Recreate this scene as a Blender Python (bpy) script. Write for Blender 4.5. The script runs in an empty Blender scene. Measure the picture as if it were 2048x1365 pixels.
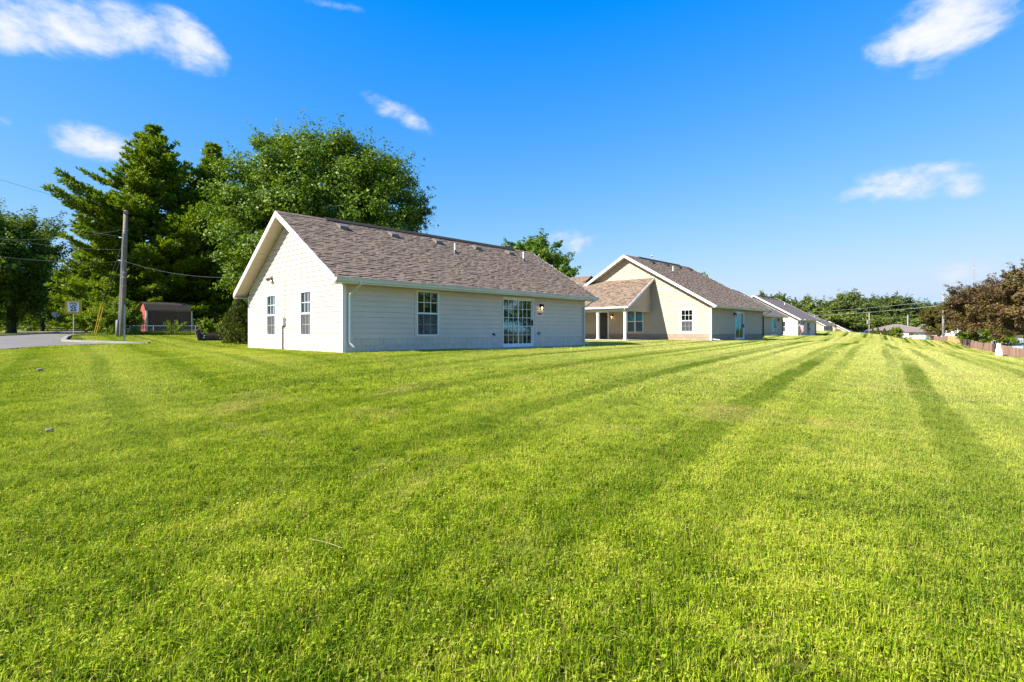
import bpy, bmesh, math, random
import numpy as np
from mathutils import Vector, Matrix
from mathutils.geometry import delaunay_2d_cdt

random.seed(7)
rng = np.random.default_rng(11)
scene = bpy.context.scene
COL = scene.collection
R = math.radians
PI = math.pi

# ------------------------------------------------------------------ camera
CAMZ = 0.707
FOC = 1064.235 / 2048.0            # focal length as a fraction of the picture width
HOR = 663.82
cam_d = bpy.data.cameras.new('camera')
cam = bpy.data.objects.new('camera', cam_d)
COL.objects.link(cam)
cam.location = (0, 0, CAMZ)
cam.rotation_euler = (R(90), 0, 0)
cam_d.sensor_fit = 'HORIZONTAL'
cam_d.sensor_width = 36.0
cam_d.lens = 36.0 * FOC
cam_d.shift_y = -(682.5 - HOR) / 2048.0
cam_d.clip_start = 0.05
cam_d.clip_end = 9000
scene.camera = cam

# ------------------------------------------------------------------ light
SUN_EL = 38.0
SUN_AZ = 242.5                     # clockwise from +Y, where the sun stands
sd = Vector((math.sin(R(SUN_AZ)) * math.cos(R(SUN_EL)), math.cos(R(SUN_AZ)) * math.cos(R(SUN_EL)), math.sin(R(SUN_EL))))
sun_d = bpy.data.lights.new('sun', 'SUN')
sun_d.energy = 5.0
sun_d.angle = R(0.53)
sun_d.color = (1.0, 0.945, 0.85)
sun = bpy.data.objects.new('sun', sun_d)
COL.objects.link(sun)
sun.rotation_euler = sd.to_track_quat('Z', 'Y').to_euler()
sun.location = sd * 60

vs = scene.view_settings
vs.view_transform = 'Standard'
vs.look = 'None'
vs.exposure = 1.1
vs.gamma = 1.0
vs.use_curve_mapping = False

SKY_STRENGTH = 0.093
world = bpy.data.worlds.new('World')
scene.world = world
world.use_nodes = True
wn, wl = world.node_tree.nodes, world.node_tree.links
wn.clear()
def wnode(t, **k):
    n = wn.new(t)
    for a, b in k.items(): setattr(n, a, b)
    return n
def wmath(op, a, b=None, c=None, clamp=False):
    n = wn.new('ShaderNodeMath'); n.operation = op; n.use_clamp = clamp
    for i, q in enumerate((a, b, c)):
        if q is None: continue
        if isinstance(q, (int, float)): n.inputs[i].default_value = q
        else: wl.new(q, n.inputs[i])
    return n.outputs[0]
sky = wnode('ShaderNodeTexSky', sky_type='NISHITA')
sky.sun_disc = False
sky.sun_elevation = R(SUN_EL)
sky.sun_rotation = R(SUN_AZ)
sky.altitude = 250
sky.air_density = 1.0
sky.dust_density = 0.25
sky.ozone_density = 3.0
# the photograph's rendering of the sky: deep, saturated blue
sk = wnode('ShaderNodeSeparateColor'); wl.new(sky.outputs[0], sk.inputs[0])
cr_ = wmath('MAXIMUM', wmath('MULTIPLY', wmath('SUBTRACT', sk.outputs[0], 0.86), wmath('SUBTRACT', 1.0, wmath('MULTIPLY', wmath('MULTIPLY', sk.outputs[0], sk.outputs[0]), 0.0105))), 0.01)
cg_ = wmath('MULTIPLY', sk.outputs[1], wmath('SUBTRACT', 1.08, wmath('MULTIPLY', sk.outputs[1], 0.072)))
cb_ = wmath('MINIMUM', wmath('MULTIPLY', sk.outputs[2], 1.72), 5.2)
hs = wnode('ShaderNodeCombineColor'); wl.new(cr_, hs.inputs[0]); wl.new(cg_, hs.inputs[1]); wl.new(cb_, hs.inputs[2])
tc = wnode('ShaderNodeTexCoord')
sep = wnode('ShaderNodeSeparateXYZ'); wl.new(tc.outputs['Generated'], sep.inputs[0])
az = wmath('ARCTAN2', sep.outputs[0], sep.outputs[1])
el = wmath('ARCSINE', sep.outputs[2])
def noise(scale, detail, rough, vec, dist=0.0):
    n = wnode('ShaderNodeTexNoise'); n.inputs['Scale'].default_value = scale
    n.inputs['Detail'].default_value = detail; n.inputs['Roughness'].default_value = rough
    n.inputs['Distortion'].default_value = dist
    wl.new(vec, n.inputs['Vector']); return n.outputs['Fac']
stretch = wnode('ShaderNodeMapping'); stretch.inputs['Scale'].default_value = (1, 1, 1.9)
wl.new(tc.outputs['Generated'], stretch.inputs[0])
n1 = noise(10.0, 9, 0.6, stretch.outputs[0], 0.35)
n2 = noise(32.0, 7, 0.62, stretch.outputs[0], 0.3)
nz = wmath('ADD', wmath('MULTIPLY', wmath('SUBTRACT', n1, 0.5), 3.4), wmath('MULTIPLY', wmath('SUBTRACT', n2, 0.5), 1.5))
# azimuth, elevation, half width, half height (degrees), tilt, density
clouds = [(-43.3, 22.9, 3.41, 1.73, 0, 1.25), (-39.4, 24.0, 3.52, 1.74, 0, 1.25), (-35.0, 24.8, 3.61, 1.53, -6, 1.25), (-31.4, 24.9, 2.67, 1.59, -25, 1.2), (-29.0, 24.3, 1.28, 1.02, -45, 0.75), (-37.7, 15.6, 2.76, 1.26, 0, 1.25), (-11.9, 21.7, 3.59, 1.0, -22, 0.6), (6.3, 9.6, 3.25, 1.46, 0, 0.7), (37.1, 12.7, 3.67, 1.39, 0, 1.15), (40.3, 11.8, 1.53, 1.1, 0, 1.1), (33.2, 12.4, 2.21, 0.77, 10, 0.8), (39.5, 24.5, 3.5, 2.41, 12, 1.35), (36.4, 24.0, 2.23, 1.63, 25, 1.15), (37.8, 21.2, 2.19, 0.81, 0, 0.55), (40.7, 4.9, 2.1, 1.15, 0, 1.15), (-18.9, 30.2, 3.12, 0.53, 0, 0.55), (-43.8, 16.0, 0.81, 0.57, 0, 0.4),
          (62, 18, 6, 2.2, 0, 1.0), (78, 34, 8, 4, 10, 1.0), (-64, 24, 7, 2.5, -8, 1.0), (-80, 12, 5, 1.5, 0, 0.9), (100, 14, 7, 2, 0, 1.0),
          (128, 30, 9, 4, 14, 1.0), (150, 13, 6, 2, 0, 0.9), (178, 26, 8, 3, -12, 1.0), (-108, 28, 8, 3, 10, 1.0), (-132, 13, 6, 1.8, 0, 0.9), (-155, 38, 9, 5, -14, 1.0), (8, 46, 8, 4, 8, 1.0), (-30, 58, 9, 5, 0, 0.9)]
acc = None
for a0, e0, rx, ry, tilt, dens in clouds:
    ca, sa = math.cos(R(tilt)), math.sin(R(tilt))
    da = wmath('MULTIPLY', wmath('SUBTRACT', az, R(a0)), math.cos(R(e0)))
    de = wmath('SUBTRACT', el, R(e0))
    p = wmath('DIVIDE', wmath('ADD', wmath('MULTIPLY', da, ca), wmath('MULTIPLY', de, sa)), R(rx))
    q = wmath('DIVIDE', wmath('SUBTRACT', wmath('MULTIPLY', de, ca), wmath('MULTIPLY', da, sa)), R(ry))
    d2 = wmath('ADD', wmath('MULTIPLY', p, p), wmath('MULTIPLY', q, q))
    m = wmath('SUBTRACT', dens, wmath('MULTIPLY', d2, 0.8))
    acc = m if acc is None else wmath('SMOOTH_MAX', acc, m, 0.25)
acc = wmath('MAXIMUM', acc, -1.6)
cf = wmath('ADD', acc, nz)
mr = wnode('ShaderNodeMapRange', interpolation_type='SMOOTHERSTEP')
mr.inputs['From Min'].default_value = -0.25; mr.inputs['From Max'].default_value = 1.75
wl.new(cf, mr.inputs['Value'])
mixc = wnode('ShaderNodeMix', data_type='RGBA')
wl.new(mr.outputs[0], mixc.inputs['Factor'])
wl.new(hs.outputs[0], mixc.inputs['A'])
shade = wnode('ShaderNodeMix', data_type='RGBA')      # thin and shaded parts of a cloud take the sky's blue
dn = wnode('ShaderNodeMapRange'); dn.inputs['From Min'].default_value = 0.7; dn.inputs['From Max'].default_value = 1.9; wl.new(cf, dn.inputs['Value'])
wl.new(dn.outputs[0], shade.inputs['Factor']); shade.inputs['A'].default_value = (3.7, 4.2, 5.0, 1); shade.inputs['B'].default_value = (5.0, 5.05, 5.2, 1)
wl.new(shade.outputs['Result'], mixc.inputs['B'])
bg = wnode('ShaderNodeBackground'); bg.inputs['Strength'].default_value = SKY_STRENGTH
wl.new(mixc.outputs['Result'], bg.inputs['Color'])
wo = wnode('ShaderNodeOutputWorld'); wl.new(bg.outputs[0], wo.inputs[0])

scene.render.engine = 'CYCLES'
scene.cycles.max_bounces = 8
scene.cycles.transparent_max_bounces = 16

# ------------------------------------------------------------------ helpers
def link(o, parent=None):
    COL.objects.link(o)
    if parent is not None: o.parent = parent
    return o
def tag(o, label=None, cat=None, group=None, kind=None):
    if label: o['label'] = label
    if cat: o['category'] = cat
    if group: o['group'] = group
    if kind: o['kind'] = kind
    return o
def thing(name, label, cat, loc=(0, 0, 0), rz=0.0, group=None):
    o = bpy.data.objects.new(name, None)
    o.empty_display_size = 0.2
    link(o); o.location = loc; o.rotation_euler = (0, 0, rz)
    return tag(o, label, cat, group)

class MB:
    def __init__(s): s.v = []; s.f = []
    def add(s, vs, fs):
        n = len(s.v); s.v += [tuple(p) for p in vs]; s.f += [tuple(i + n for i in f) for f in fs]; return s
    def hexa(s, p):
        return s.add(p, [(0, 3, 2, 1), (4, 5, 6, 7), (0, 1, 5, 4), (1, 2, 6, 5), (2, 3, 7, 6), (3, 0, 4, 7)])
    def box(s, x0, x1, y0, y1, z0, z1):
        return s.hexa([(x0, y0, z0), (x1, y0, z0), (x1, y1, z0), (x0, y1, z0), (x0, y0, z1), (x1, y0, z1), (x1, y1, z1), (x0, y1, z1)])
    def pbox(s, P, a0, a1, d0, d1, z0, z1):
        return s.hexa([P(a0, d0, z0), P(a1, d0, z0), P(a1, d1, z0), P(a0, d1, z0), P(a0, d0, z1), P(a1, d0, z1), P(a1, d1, z1), P(a0, d1, z1)])
    def prism(s, A, B):
        n = len(A)
        fs = [tuple(range(n - 1, -1, -1)), tuple(range(n, 2 * n))] + [(i, (i + 1) % n, (i + 1) % n + n, i + n) for i in range(n)]
        return s.add(list(A) + list(B), fs)
    def tube(s, path, radii, n=8, caps=True):
        path = [Vector(p) for p in path]
        if isinstance(radii, (int, float)): radii = [radii] * len(path)
        base = len(s.v); up = Vector((0, 0, 1))
        for i, p in enumerate(path):
            t = (path[min(i + 1, len(path) - 1)] - path[max(i - 1, 0)]).normalized()
            ref = up if abs(t.z) < 0.95 else Vector((1, 0, 0))
            a = t.cross(ref).normalized(); b = t.cross(a)
            for k in range(n):
                th = 2 * PI * k / n
                q = p + (a * math.cos(th) + b * math.sin(th)) * radii[i]
                s.v.append(tuple(q))
        for i in range(len(path) - 1):
            for k in range(n):
                k2 = (k + 1) % n
                s.f.append((base + i * n + k, base + (i + 1) * n + k, base + (i + 1) * n + k2, base + i * n + k2))
        if caps:
            s.f.append(tuple(base + k for k in range(n)))
            e = base + (len(path) - 1) * n
            s.f.append(tuple(e + k for k in range(n - 1, -1, -1)))
        return s
    def mesh(s, name, mat, smooth=False):
        me = bpy.data.meshes.new(name)
        me.from_pydata(s.v, [], s.f)
        bm = bmesh.new(); bm.from_mesh(me); bmesh.ops.recalc_face_normals(bm, faces=bm.faces); bm.to_mesh(me); bm.free()
        if smooth: me.polygons.foreach_set('use_smooth', [True] * len(me.polygons))
        if mat: me.materials.append(mat)
        return me
    def build(s, name, mat, parent=None, smooth=False):
        o = bpy.data.objects.new(name, s.mesh(name, mat, smooth))
        return link(o, parent)

def inst(name, me, parent, loc=(0, 0, 0), rot=(0, 0, 0), scale=None):
    o = bpy.data.objects.new(name, me); link(o, parent); o.location = loc; o.rotation_euler = rot
    if scale: o.scale = scale
    return o

def quads_mesh(name, V, mat):
    """V: (N,4,3) array of quads"""
    N = len(V)
    me = bpy.data.meshes.new(name)
    me.vertices.add(N * 4); me.loops.add(N * 4); me.polygons.add(N)
    me.vertices.foreach_set('co', np.ascontiguousarray(V, dtype=np.float32).ravel())
    me.loops.foreach_set('vertex_index', np.arange(N * 4, dtype=np.int32))
    me.polygons.foreach_set('loop_start', np.arange(0, N * 4, 4, dtype=np.int32))
    me.polygons.foreach_set('loop_total', np.full(N, 4, dtype=np.int32))
    me.update(calc_edges=True)
    if mat: me.materials.append(mat)
    return me

# ------------------------------------------------------------------ materials
def new_mat(name):
    m = bpy.data.materials.new(name); m.use_nodes = True
    nt = m.node_tree; nt.nodes.clear()
    out = nt.nodes.new('ShaderNodeOutputMaterial')
    return m, nt, out
def mnode(nt, t, **k):
    n = nt.nodes.new(t)
    for a, b in k.items(): setattr(n, a, b)
    return n
def mth(nt, op, a, b=None, c=None, clamp=False):
    n = nt.nodes.new('ShaderNodeMath'); n.operation = op; n.use_clamp = clamp
    for i, q in enumerate((a, b, c)):
        if q is None: continue
        if isinstance(q, (int, float)): n.inputs[i].default_value = q
        else: nt.links.new(q, n.inputs[i])
    return n.outputs[0]
def mnoise(nt, scale, detail=4, rough=0.55, coord=None, dist=0.0):
    n = mnode(nt, 'ShaderNodeTexNoise')
    n.inputs['Scale'].default_value = scale; n.inputs['Detail'].default_value = detail
    n.inputs['Roughness'].default_value = rough; n.inputs['Distortion'].default_value = dist
    if coord is not None: nt.links.new(coord, n.inputs['Vector'])
    return n.outputs['Fac']
def ramp(nt, fac, stops):
    n = mnode(nt, 'ShaderNodeValToRGB')
    cr = n.color_ramp
    while len(cr.elements) < len(stops): cr.elements.new(0.5)
    for e, (p, c) in zip(cr.elements, stops):
        e.position = p; e.color = (*c, 1)
    nt.links.new(fac, n.inputs[0]); return n.outputs[0]
def mixrgb(nt, fac, a, b, mode='MIX'):
    n = mnode(nt, 'ShaderNodeMix', data_type='RGBA', blend_type=mode)
    for key, q in (('Factor', fac), ('A', a), ('B', b)):
        if isinstance(q, (int, float)): n.inputs[key].default_value = q
        elif isinstance(q, tuple): n.inputs[key].default_value = (*q, 1)
        else: nt.links.new(q, n.inputs[key])
    return n.outputs['Result']
def paint(name, col, rough=0.6, var=0.06, scale=3.0, metal=0.0, bump=0.0, bscale=60.0, spec=0.4, dirt=None):
    m, nt, out = new_mat(name)
    geo = mnode(nt, 'ShaderNodeNewGeometry')
    f1 = mnoise(nt, scale, 5, 0.6, geo.outputs['Position'])
    f2 = mnoise(nt, scale * 9, 3, 0.5, geo.outputs['Position'])
    f = mth(nt, 'ADD', mth(nt, 'MULTIPLY', f1, 0.65), mth(nt, 'MULTIPLY', f2, 0.35))
    lo = tuple(max(0, c * (1 - var * 2.2)) for c in col); hi = tuple(min(1, c * (1 + var * 2.2)) for c in col)
    c = ramp(nt, f, [(0.3, lo), (0.7, hi)])
    if dirt:
        d = mnoise(nt, 1.3, 6, 0.65, geo.outputs['Position'])
        c = mixrgb(nt, mth(nt, 'MULTIPLY', mth(nt, 'SUBTRACT', d, 0.5, clamp=True), dirt[1] * 3, clamp=True), c, dirt[0])
    b = mnode(nt, 'ShaderNodeBsdfPrincipled')
    nt.links.new(c, b.inputs['Base Color']); b.inputs['Roughness'].default_value = rough
    b.inputs['Metallic'].default_value = metal; b.inputs['Specular IOR Level'].default_value = spec
    if bump:
        bn = mnode(nt, 'ShaderNodeBump'); bn.inputs['Strength'].default_value = bump; bn.inputs['Distance'].default_value = 0.01
        nt.links.new(mnoise(nt, bscale, 4, 0.6, geo.outputs['Position']), bn.inputs['Height'])
        nt.links.new(bn.outputs[0], b.inputs['Normal'])
    nt.links.new(b.outputs[0], out.inputs[0])
    return m
def foliage(name, dark, mid, light, transl=0.3, nscale=0.5, rough=0.5):
    m, nt, out = new_mat(name)
    geo = mnode(nt, 'ShaderNodeNewGeometry')
    f = mnoise(nt, nscale, 3, 0.6, geo.outputs['Position'])
    f = mth(nt, 'ADD', mth(nt, 'MULTIPLY', f, 0.65), mth(nt, 'MULTIPLY', geo.outputs['Random Per Island'], 0.42))
    c = ramp(nt, f, [(0.25, dark), (0.52, mid), (0.82, light)])
    b = mnode(nt, 'ShaderNodeBsdfPrincipled')
    nt.links.new(c, b.inputs['Base Color']); b.inputs['Roughness'].default_value = rough
    b.inputs['Specular IOR Level'].default_value = 0.3
    t = mnode(nt, 'ShaderNodeBsdfTranslucent')
    nt.links.new(mixrgb(nt, 1.0, c, (1.25, 1.15, 0.5), 'MULTIPLY'), t.inputs[0])
    mx = mnode(nt, 'ShaderNodeMixShader'); mx.inputs[0].default_value = transl
    nt.links.new(b.outputs[0], mx.inputs[1]); nt.links.new(t.outputs[0], mx.inputs[2])
    nt.links.new(mx.outputs[0], out.inputs[0])
    return m
def pieces(name, stops, rnd, rough=0.85, var=0.25, nscale=40, bump=0.3):
    """stones, shingles, boards: one colour for each piece"""
    m, nt, out = new_mat(name)
    geo = mnode(nt, 'ShaderNodeNewGeometry')
    if rnd == 'object': r = mnode(nt, 'ShaderNodeObjectInfo').outputs['Random']
    else: r = geo.outputs['Random Per Island']
    c = ramp(nt, r, stops)
    g = mnoise(nt, nscale, 4, 0.7, geo.outputs['Position'])
    c = mixrgb(nt, 1.0, c, ramp(nt, g, [(0.3, (1 - var,) * 3), (0.7, (1 + var,) * 3)]), 'MULTIPLY')
    w = mnoise(nt, 0.6, 4, 0.6, geo.outputs['Position'])
    c = mixrgb(nt, 1.0, c, ramp(nt, w, [(0.3, (0.95,) * 3), (0.7, (1.05,) * 3)]), 'MULTIPLY')
    b = mnode(nt, 'ShaderNodeBsdfPrincipled')
    nt.links.new(c, b.inputs['Base Color']); b.inputs['Roughness'].default_value = rough
    b.inputs['Specular IOR Level'].default_value = 0.25
    if bump:
        bn = mnode(nt, 'ShaderNodeBump'); bn.inputs['Strength'].default_value = bump; bn.inputs['Distance'].default_value = 0.006
        nt.links.new(mnoise(nt, nscale * 4, 3, 0.6, geo.outputs['Position']), bn.inputs['Height'])
        nt.links.new(bn.outputs[0], b.inputs['Normal'])
    nt.links.new(b.outputs[0], out.inputs[0])
    return m

M = {}
M['white_siding'] = paint('white_siding', (0.67, 0.555, 0.455), 0.55, 0.035, 1.2, dirt=((0.45, 0.39, 0.3), 0.1))
M['cream_siding'] = paint('cream_siding', (0.47, 0.39, 0.29), 0.6, 0.035, 1.2, dirt=((0.36, 0.29, 0.2), 0.1))
M['tan_band'] = paint('tan_band', (0.52, 0.40, 0.29), 0.65, 0.06, 2.0)
M['trim'] = paint('trim', (0.80, 0.79, 0.76), 0.45, 0.03, 2.0)
M['grey_trim'] = paint('grey_trim', (0.60, 0.58, 0.52), 0.5, 0.03, 2.0)
M['gutter'] = paint('gutter', (0.66, 0.67, 0.65), 0.35, 0.05, 1.0, spec=0.5, dirt=((0.4, 0.38, 0.33), 0.25))
M['brown_metal'] = paint('brown_metal', (0.055, 0.045, 0.038), 0.75, 0.06, 2.0, spec=0.1)
M['soffit'] = paint('soffit', (0.55, 0.47, 0.37), 0.55, 0.03, 1.0)
M['concrete'] = paint('concrete', (0.44, 0.42, 0.38), 0.9, 0.1, 2.0, bump=0.4, bscale=40, dirt=((0.26, 0.24, 0.2), 0.5))
M['kerb'] = paint('kerb', (0.29, 0.265, 0.22), 0.9, 0.1, 1.5, bump=0.4, bscale=40, dirt=((0.25, 0.23, 0.19), 0.6))
M['asphalt'] = paint('asphalt', (0.185, 0.165, 0.145), 0.92, 0.12, 0.5, bump=0.5, bscale=80, dirt=((0.09, 0.09, 0.09), 0.5))
M['pale_road'] = paint('pale_road', (0.42, 0.41, 0.39), 0.92, 0.08, 0.5)
M['dark'] = paint('dark', (0.03, 0.03, 0.032), 0.6, 0.1)
M['black_metal'] = paint('black_metal', (0.025, 0.022, 0.02), 0.4, 0.1, spec=0.5)
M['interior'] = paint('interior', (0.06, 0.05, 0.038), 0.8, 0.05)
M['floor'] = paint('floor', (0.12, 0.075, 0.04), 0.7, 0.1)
M['galv'] = paint('galv', (0.45, 0.47, 0.48), 0.45, 0.1, 4.0, metal=0.6)
M['pole_wood'] = paint('pole_wood', (0.25, 0.20, 0.15), 0.9, 0.2, 2.0, bump=0.6, bscale=25)
M['grey_pole'] = paint('grey_pole', (0.27, 0.255, 0.24), 0.85, 0.12, 2.0)
M['bark'] = paint('bark', (0.085, 0.066, 0.05), 0.95, 0.25, 4.0, bump=0.8, bscale=14)
M['yellow'] = paint('yellow', (0.52, 0.33, 0.02), 0.45, 0.05)
M['sign_white'] = paint('sign_white', (0.78, 0.78, 0.76), 0.4, 0.03)
M['black_ink'] = paint('black_ink', (0.015, 0.015, 0.015), 0.5, 0.05)
M['sign_green'] = paint('sign_green', (0.02, 0.2, 0.11), 0.4, 0.05)
M['sign_back'] = paint('sign_back', (0.4, 0.41, 0.4), 0.4, 0.08, metal=0.5)
M['leather'] = paint('leather', (0.045, 0.026, 0.022), 0.5, 0.15, 6.0, bump=0.3, bscale=30, spec=0.25)
M['leather_light'] = paint('leather_light', (0.5, 0.4, 0.36), 0.5, 0.1, 6.0)
M['shed_brown'] = paint('shed_brown', (0.13, 0.075, 0.055), 0.75, 0.1, 3.0)
M['shed_red'] = paint('shed_red', (0.33, 0.075, 0.055), 0.7, 0.1, 3.0)
M['brick'] = paint('brick', (0.45, 0.15, 0.09), 0.85, 0.15, 6.0)
M['far_tan'] = paint('far_tan', (0.5, 0.4, 0.3), 0.8, 0.1, 2.0)
M['grey_wall'] = paint('grey_wall', (0.2, 0.2, 0.2), 0.8, 0.1, 2.0)
M['far_roof'] = paint('far_roof', (0.22, 0.17, 0.14), 0.9, 0.18, 5.0)
M['stone'] = paint('stone', (0.2, 0.165, 0.125), 0.9, 0.2, 12.0, bump=0.5)
M['wire'] = paint('wire', (0.06, 0.06, 0.06), 0.6, 0.05)
M['pale_wire'] = paint('pale_wire', (0.5, 0.5, 0.48), 0.6, 0.05)
M['door_brown'] = paint('door_brown', (0.05, 0.042, 0.038), 0.45, 0.08)
M['pedestal'] = paint('pedestal', (0.74, 0.72, 0.66), 0.6, 0.06)
M['pedestal_green'] = paint('pedestal_green', (0.03, 0.32, 0.2), 0.5, 0.06)
M['car_paint'] = paint('car_paint', (0.55, 0.56, 0.58), 0.25, 0.02, spec=0.6)
M['blue_paint'] = paint('blue_paint', (0.08, 0.14, 0.3), 0.25, 0.02, spec=0.6)
M['tyre'] = paint('tyre', (0.02, 0.02, 0.02), 0.8, 0.1)
M['blind'] = paint('blind', (0.55, 0.54, 0.5), 0.7, 0.05)
ROOF_STOPS = [(0.0, (0.19, 0.134, 0.092)), (0.5, (0.23, 0.164, 0.114)), (1.0, (0.275, 0.198, 0.14))]
M['shingle'] = pieces('shingle', ROOF_STOPS, 'object')
M['shingle_mass'] = pieces('shingle_mass', ROOF_STOPS, 'island')
M['shingle_band'] = paint('shingle_band', (0.04, 0.027, 0.022), 0.9, 0.15, 8.0)
M['roof_deck'] = paint('roof_deck', (0.17, 0.125, 0.105), 0.9, 0.2, 6.0)
FB = [(0.0, (0.30, 0.175, 0.12)), (0.5, (0.37, 0.22, 0.155)), (1.0, (0.45, 0.28, 0.20))]
M['fence_red'] = pieces('fence_red', FB, 'object', 0.85, 0.15, 8, 0)
M['fence_new'] = pieces('fence_new', [(0.0, (0.58, 0.38, 0.14)), (1.0, (0.70, 0.50, 0.24))], 'object', 0.8, 0.12, 8, 0)
M['fence_shadow'] = pieces('fence_shadow', [(0.0, (0.07, 0.05, 0.045)), (0.6, (0.12, 0.08, 0.065)), (1.0, (0.24, 0.14, 0.1))], 'object', 0.9, 0.15, 8, 0)  # shadow lying on parts of the fence, put into the board colour
M['shake_white'] = pieces('shake_white', [(0.0, (0.62, 0.51, 0.415)), (1.0, (0.68, 0.565, 0.46))], 'object', 0.6, 0.05, 10, 0)
M['shake_tan'] = pieces('shake_tan', [(0.0, (0.30, 0.22, 0.155)), (1.0, (0.36, 0.27, 0.19))], 'object', 0.65, 0.06, 10, 0)

def glass_mat(name, tint, refl=1.0):
    m, nt, out = new_mat(name)
    fr = mnode(nt, 'ShaderNodeFresnel'); fr.inputs[0].default_value = 1.52
    tr = mnode(nt, 'ShaderNodeBsdfTransparent'); tr.inputs[0].default_value = (*tint, 1)
    gl = mnode(nt, 'ShaderNodeBsdfGlossy'); gl.inputs['Roughness'].default_value = 0.015
    gl.inputs['Color'].default_value = (0.9, 0.92, 0.95, 1)
    geo = mnode(nt, 'ShaderNodeNewGeometry')
    bn = mnode(nt, 'ShaderNodeBump'); bn.inputs['Strength'].default_value = 0.02; bn.inputs['Distance'].default_value = 0.05
    nt.links.new(mnoise(nt, 2.5, 2, 0.5, geo.outputs['Position']), bn.inputs['Height']); nt.links.new(bn.outputs[0], gl.inputs['Normal'])
    mx = mnode(nt, 'ShaderNodeMixShader')
    nt.links.new(mth(nt, 'MULTIPLY_ADD', fr.outputs[0], refl, 0.04, clamp=True), mx.inputs[0])
    nt.links.new(tr.outputs[0], mx.inputs[1]); nt.links.new(gl.outputs[0], mx.inputs[2]); nt.links.new(mx.outputs[0], out.inputs[0])
    return m
M['glass'] = glass_mat('glass', (0.72, 0.8, 0.76), 0.5)
M['car_glass'] = glass_mat('car_glass', (0.15, 0.17, 0.18))
def screen_mat():
    m, nt, out = new_mat('insect_mesh')
    tr = mnode(nt, 'ShaderNodeBsdfTransparent')
    d = mnode(nt, 'ShaderNodeBsdfDiffuse'); d.inputs[0].default_value = (0.17, 0.17, 0.17, 1)
    mx = mnode(nt, 'ShaderNodeMixShader'); mx.inputs[0].default_value = 0.3
    nt.links.new(tr.outputs[0], mx.inputs[1]); nt.links.new(d.outputs[0], mx.inputs[2]); nt.links.new(mx.outputs[0], out.inputs[0])
    return m
M['screen'] = screen_mat()
def bulb_mat():
    m, nt, out = new_mat('lit_bulb')
    e = mnode(nt, 'ShaderNodeEmission'); e.inputs[0].default_value = (1.0, 0.62, 0.25, 1); e.inputs[1].default_value = 5.0
    nt.links.new(e.outputs[0], out.inputs[0]); return m
M['bulb'] = bulb_mat()

# ------------------------------------------------------------------ terrain
CTRL = np.array([
 (0, 0, -.65), (0, 3, -.63), (-4, 3, -.62), (4, 3, -.66), (0, 8, -.42), (-2, 12, -.2), (-5.5, 17.2, 0), (-11.2, 22.6, 0), (3.6, 26.8, 0), (-2.1, 32.2, .05),
 (-1, 22, 0), (-8, 19.8, 0), (1, 24, 0),
 (13.5, 36.2, .06), (4, 45, .08), (20.5, 43.4, .08), (13, 52, .08), (8, 34, .03), (17, 40, .07), (27, 57, .12), (35, 66, .13), (45, 78, .12), (64, 92, .1), (40, 60, -.05), (52, 76, -.05),
 (8, 8, -.6), (15, 15, -.5), (15, 25, -.18), (25, 30, -.5), (36, 34, -1.75), (38.5, 39, -1.72), (41.5, 42.5, -1.68), (45, 48.5, -1.62), (48.6, 54.5, -1.42), (54.2, 63.5, -1.38), (60, 72.5, -1.15), (70, 88, -1.0), (81.8, 106, -.9),
 (12, 5, -.8), (25, 15, -1.0), (30, 25, -1.1), (33, 40, -.9), (30, 45, -.45), (45, 62, -.7), (60, 64, -1.0), (72, 78, -.7), (58, 50, -1.3), (92, 105, -.7),
 (-19.6, 27, .12), (-17.5, 31, .15), (-27, 37, .32), (-30.5, 37, .35), (-33, 52, .42), (-20, 45, .36), (-40, 45, .42), (-60, 60, .5), (-19.2, 20, -.06), (-25, 20, -.08),
 (-40, 28, .15), (-36, 36, .33), (-48, 50, .42), (-12, 15, -.15), (-15, 5, -.45), (-9, 8, -.4), (-24, 29, .16),
 (-90, 100, 1.5), (-140, 160, 3.4), (-60, 85, 1.0), (-120, 110, 2.4), (-80, 75, .75), (-100, 90, 1.4),
 (92, 150, -.4), (105, 165, -1.7), (130, 180, -1.6), (93, 122, -1.2), (60, 150, .2), (0, 90, .3), (0, 150, .5), (110, 118, -1.1),
 (0, -15, -.8), (20, -10, -1), (-20, -10, -.6), (-30, 0, -.4), (200, 250, -1.5), (0, 300, 0), (-250, 250, 3)], float)
GL, GMEAN = 28.0, -0.1
def _kern(d): return (1 + 1.732 * d / GL) * np.exp(-1.732 * d / GL)
_D = np.hypot(CTRL[:, None, 0] - CTRL[None, :, 0], CTRL[:, None, 1] - CTRL[None, :, 1])
_W = np.linalg.solve(_kern(_D) + np.eye(len(CTRL)) * 2e-3, CTRL[:, 2] - GMEAN)
def gz_arr(x, y):
    x = np.asarray(x, float); y = np.asarray(y, float); sh = x.shape
    x = x.ravel(); y = y.ravel(); out = np.empty(len(x))
    for i in range(0, len(x), 20000):
        d = np.hypot(x[i:i + 20000, None] - CTRL[None, :, 0], y[i:i + 20000, None] - CTRL[None, :, 1])
        out[i:i + 20000] = GMEAN + _kern(d) @ _W
    return out.reshape(sh)
def gz(x, y): return float(gz_arr(np.array([x]), np.array([y]))[0])
def at(px, D): return ((px - 1024) / (FOC * 2048) * D, D)          # where a thing stands that is seen at column px, D metres off
def zat(py, D): return CAMZ + (HOR - py) / (FOC * 2048) * D

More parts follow.
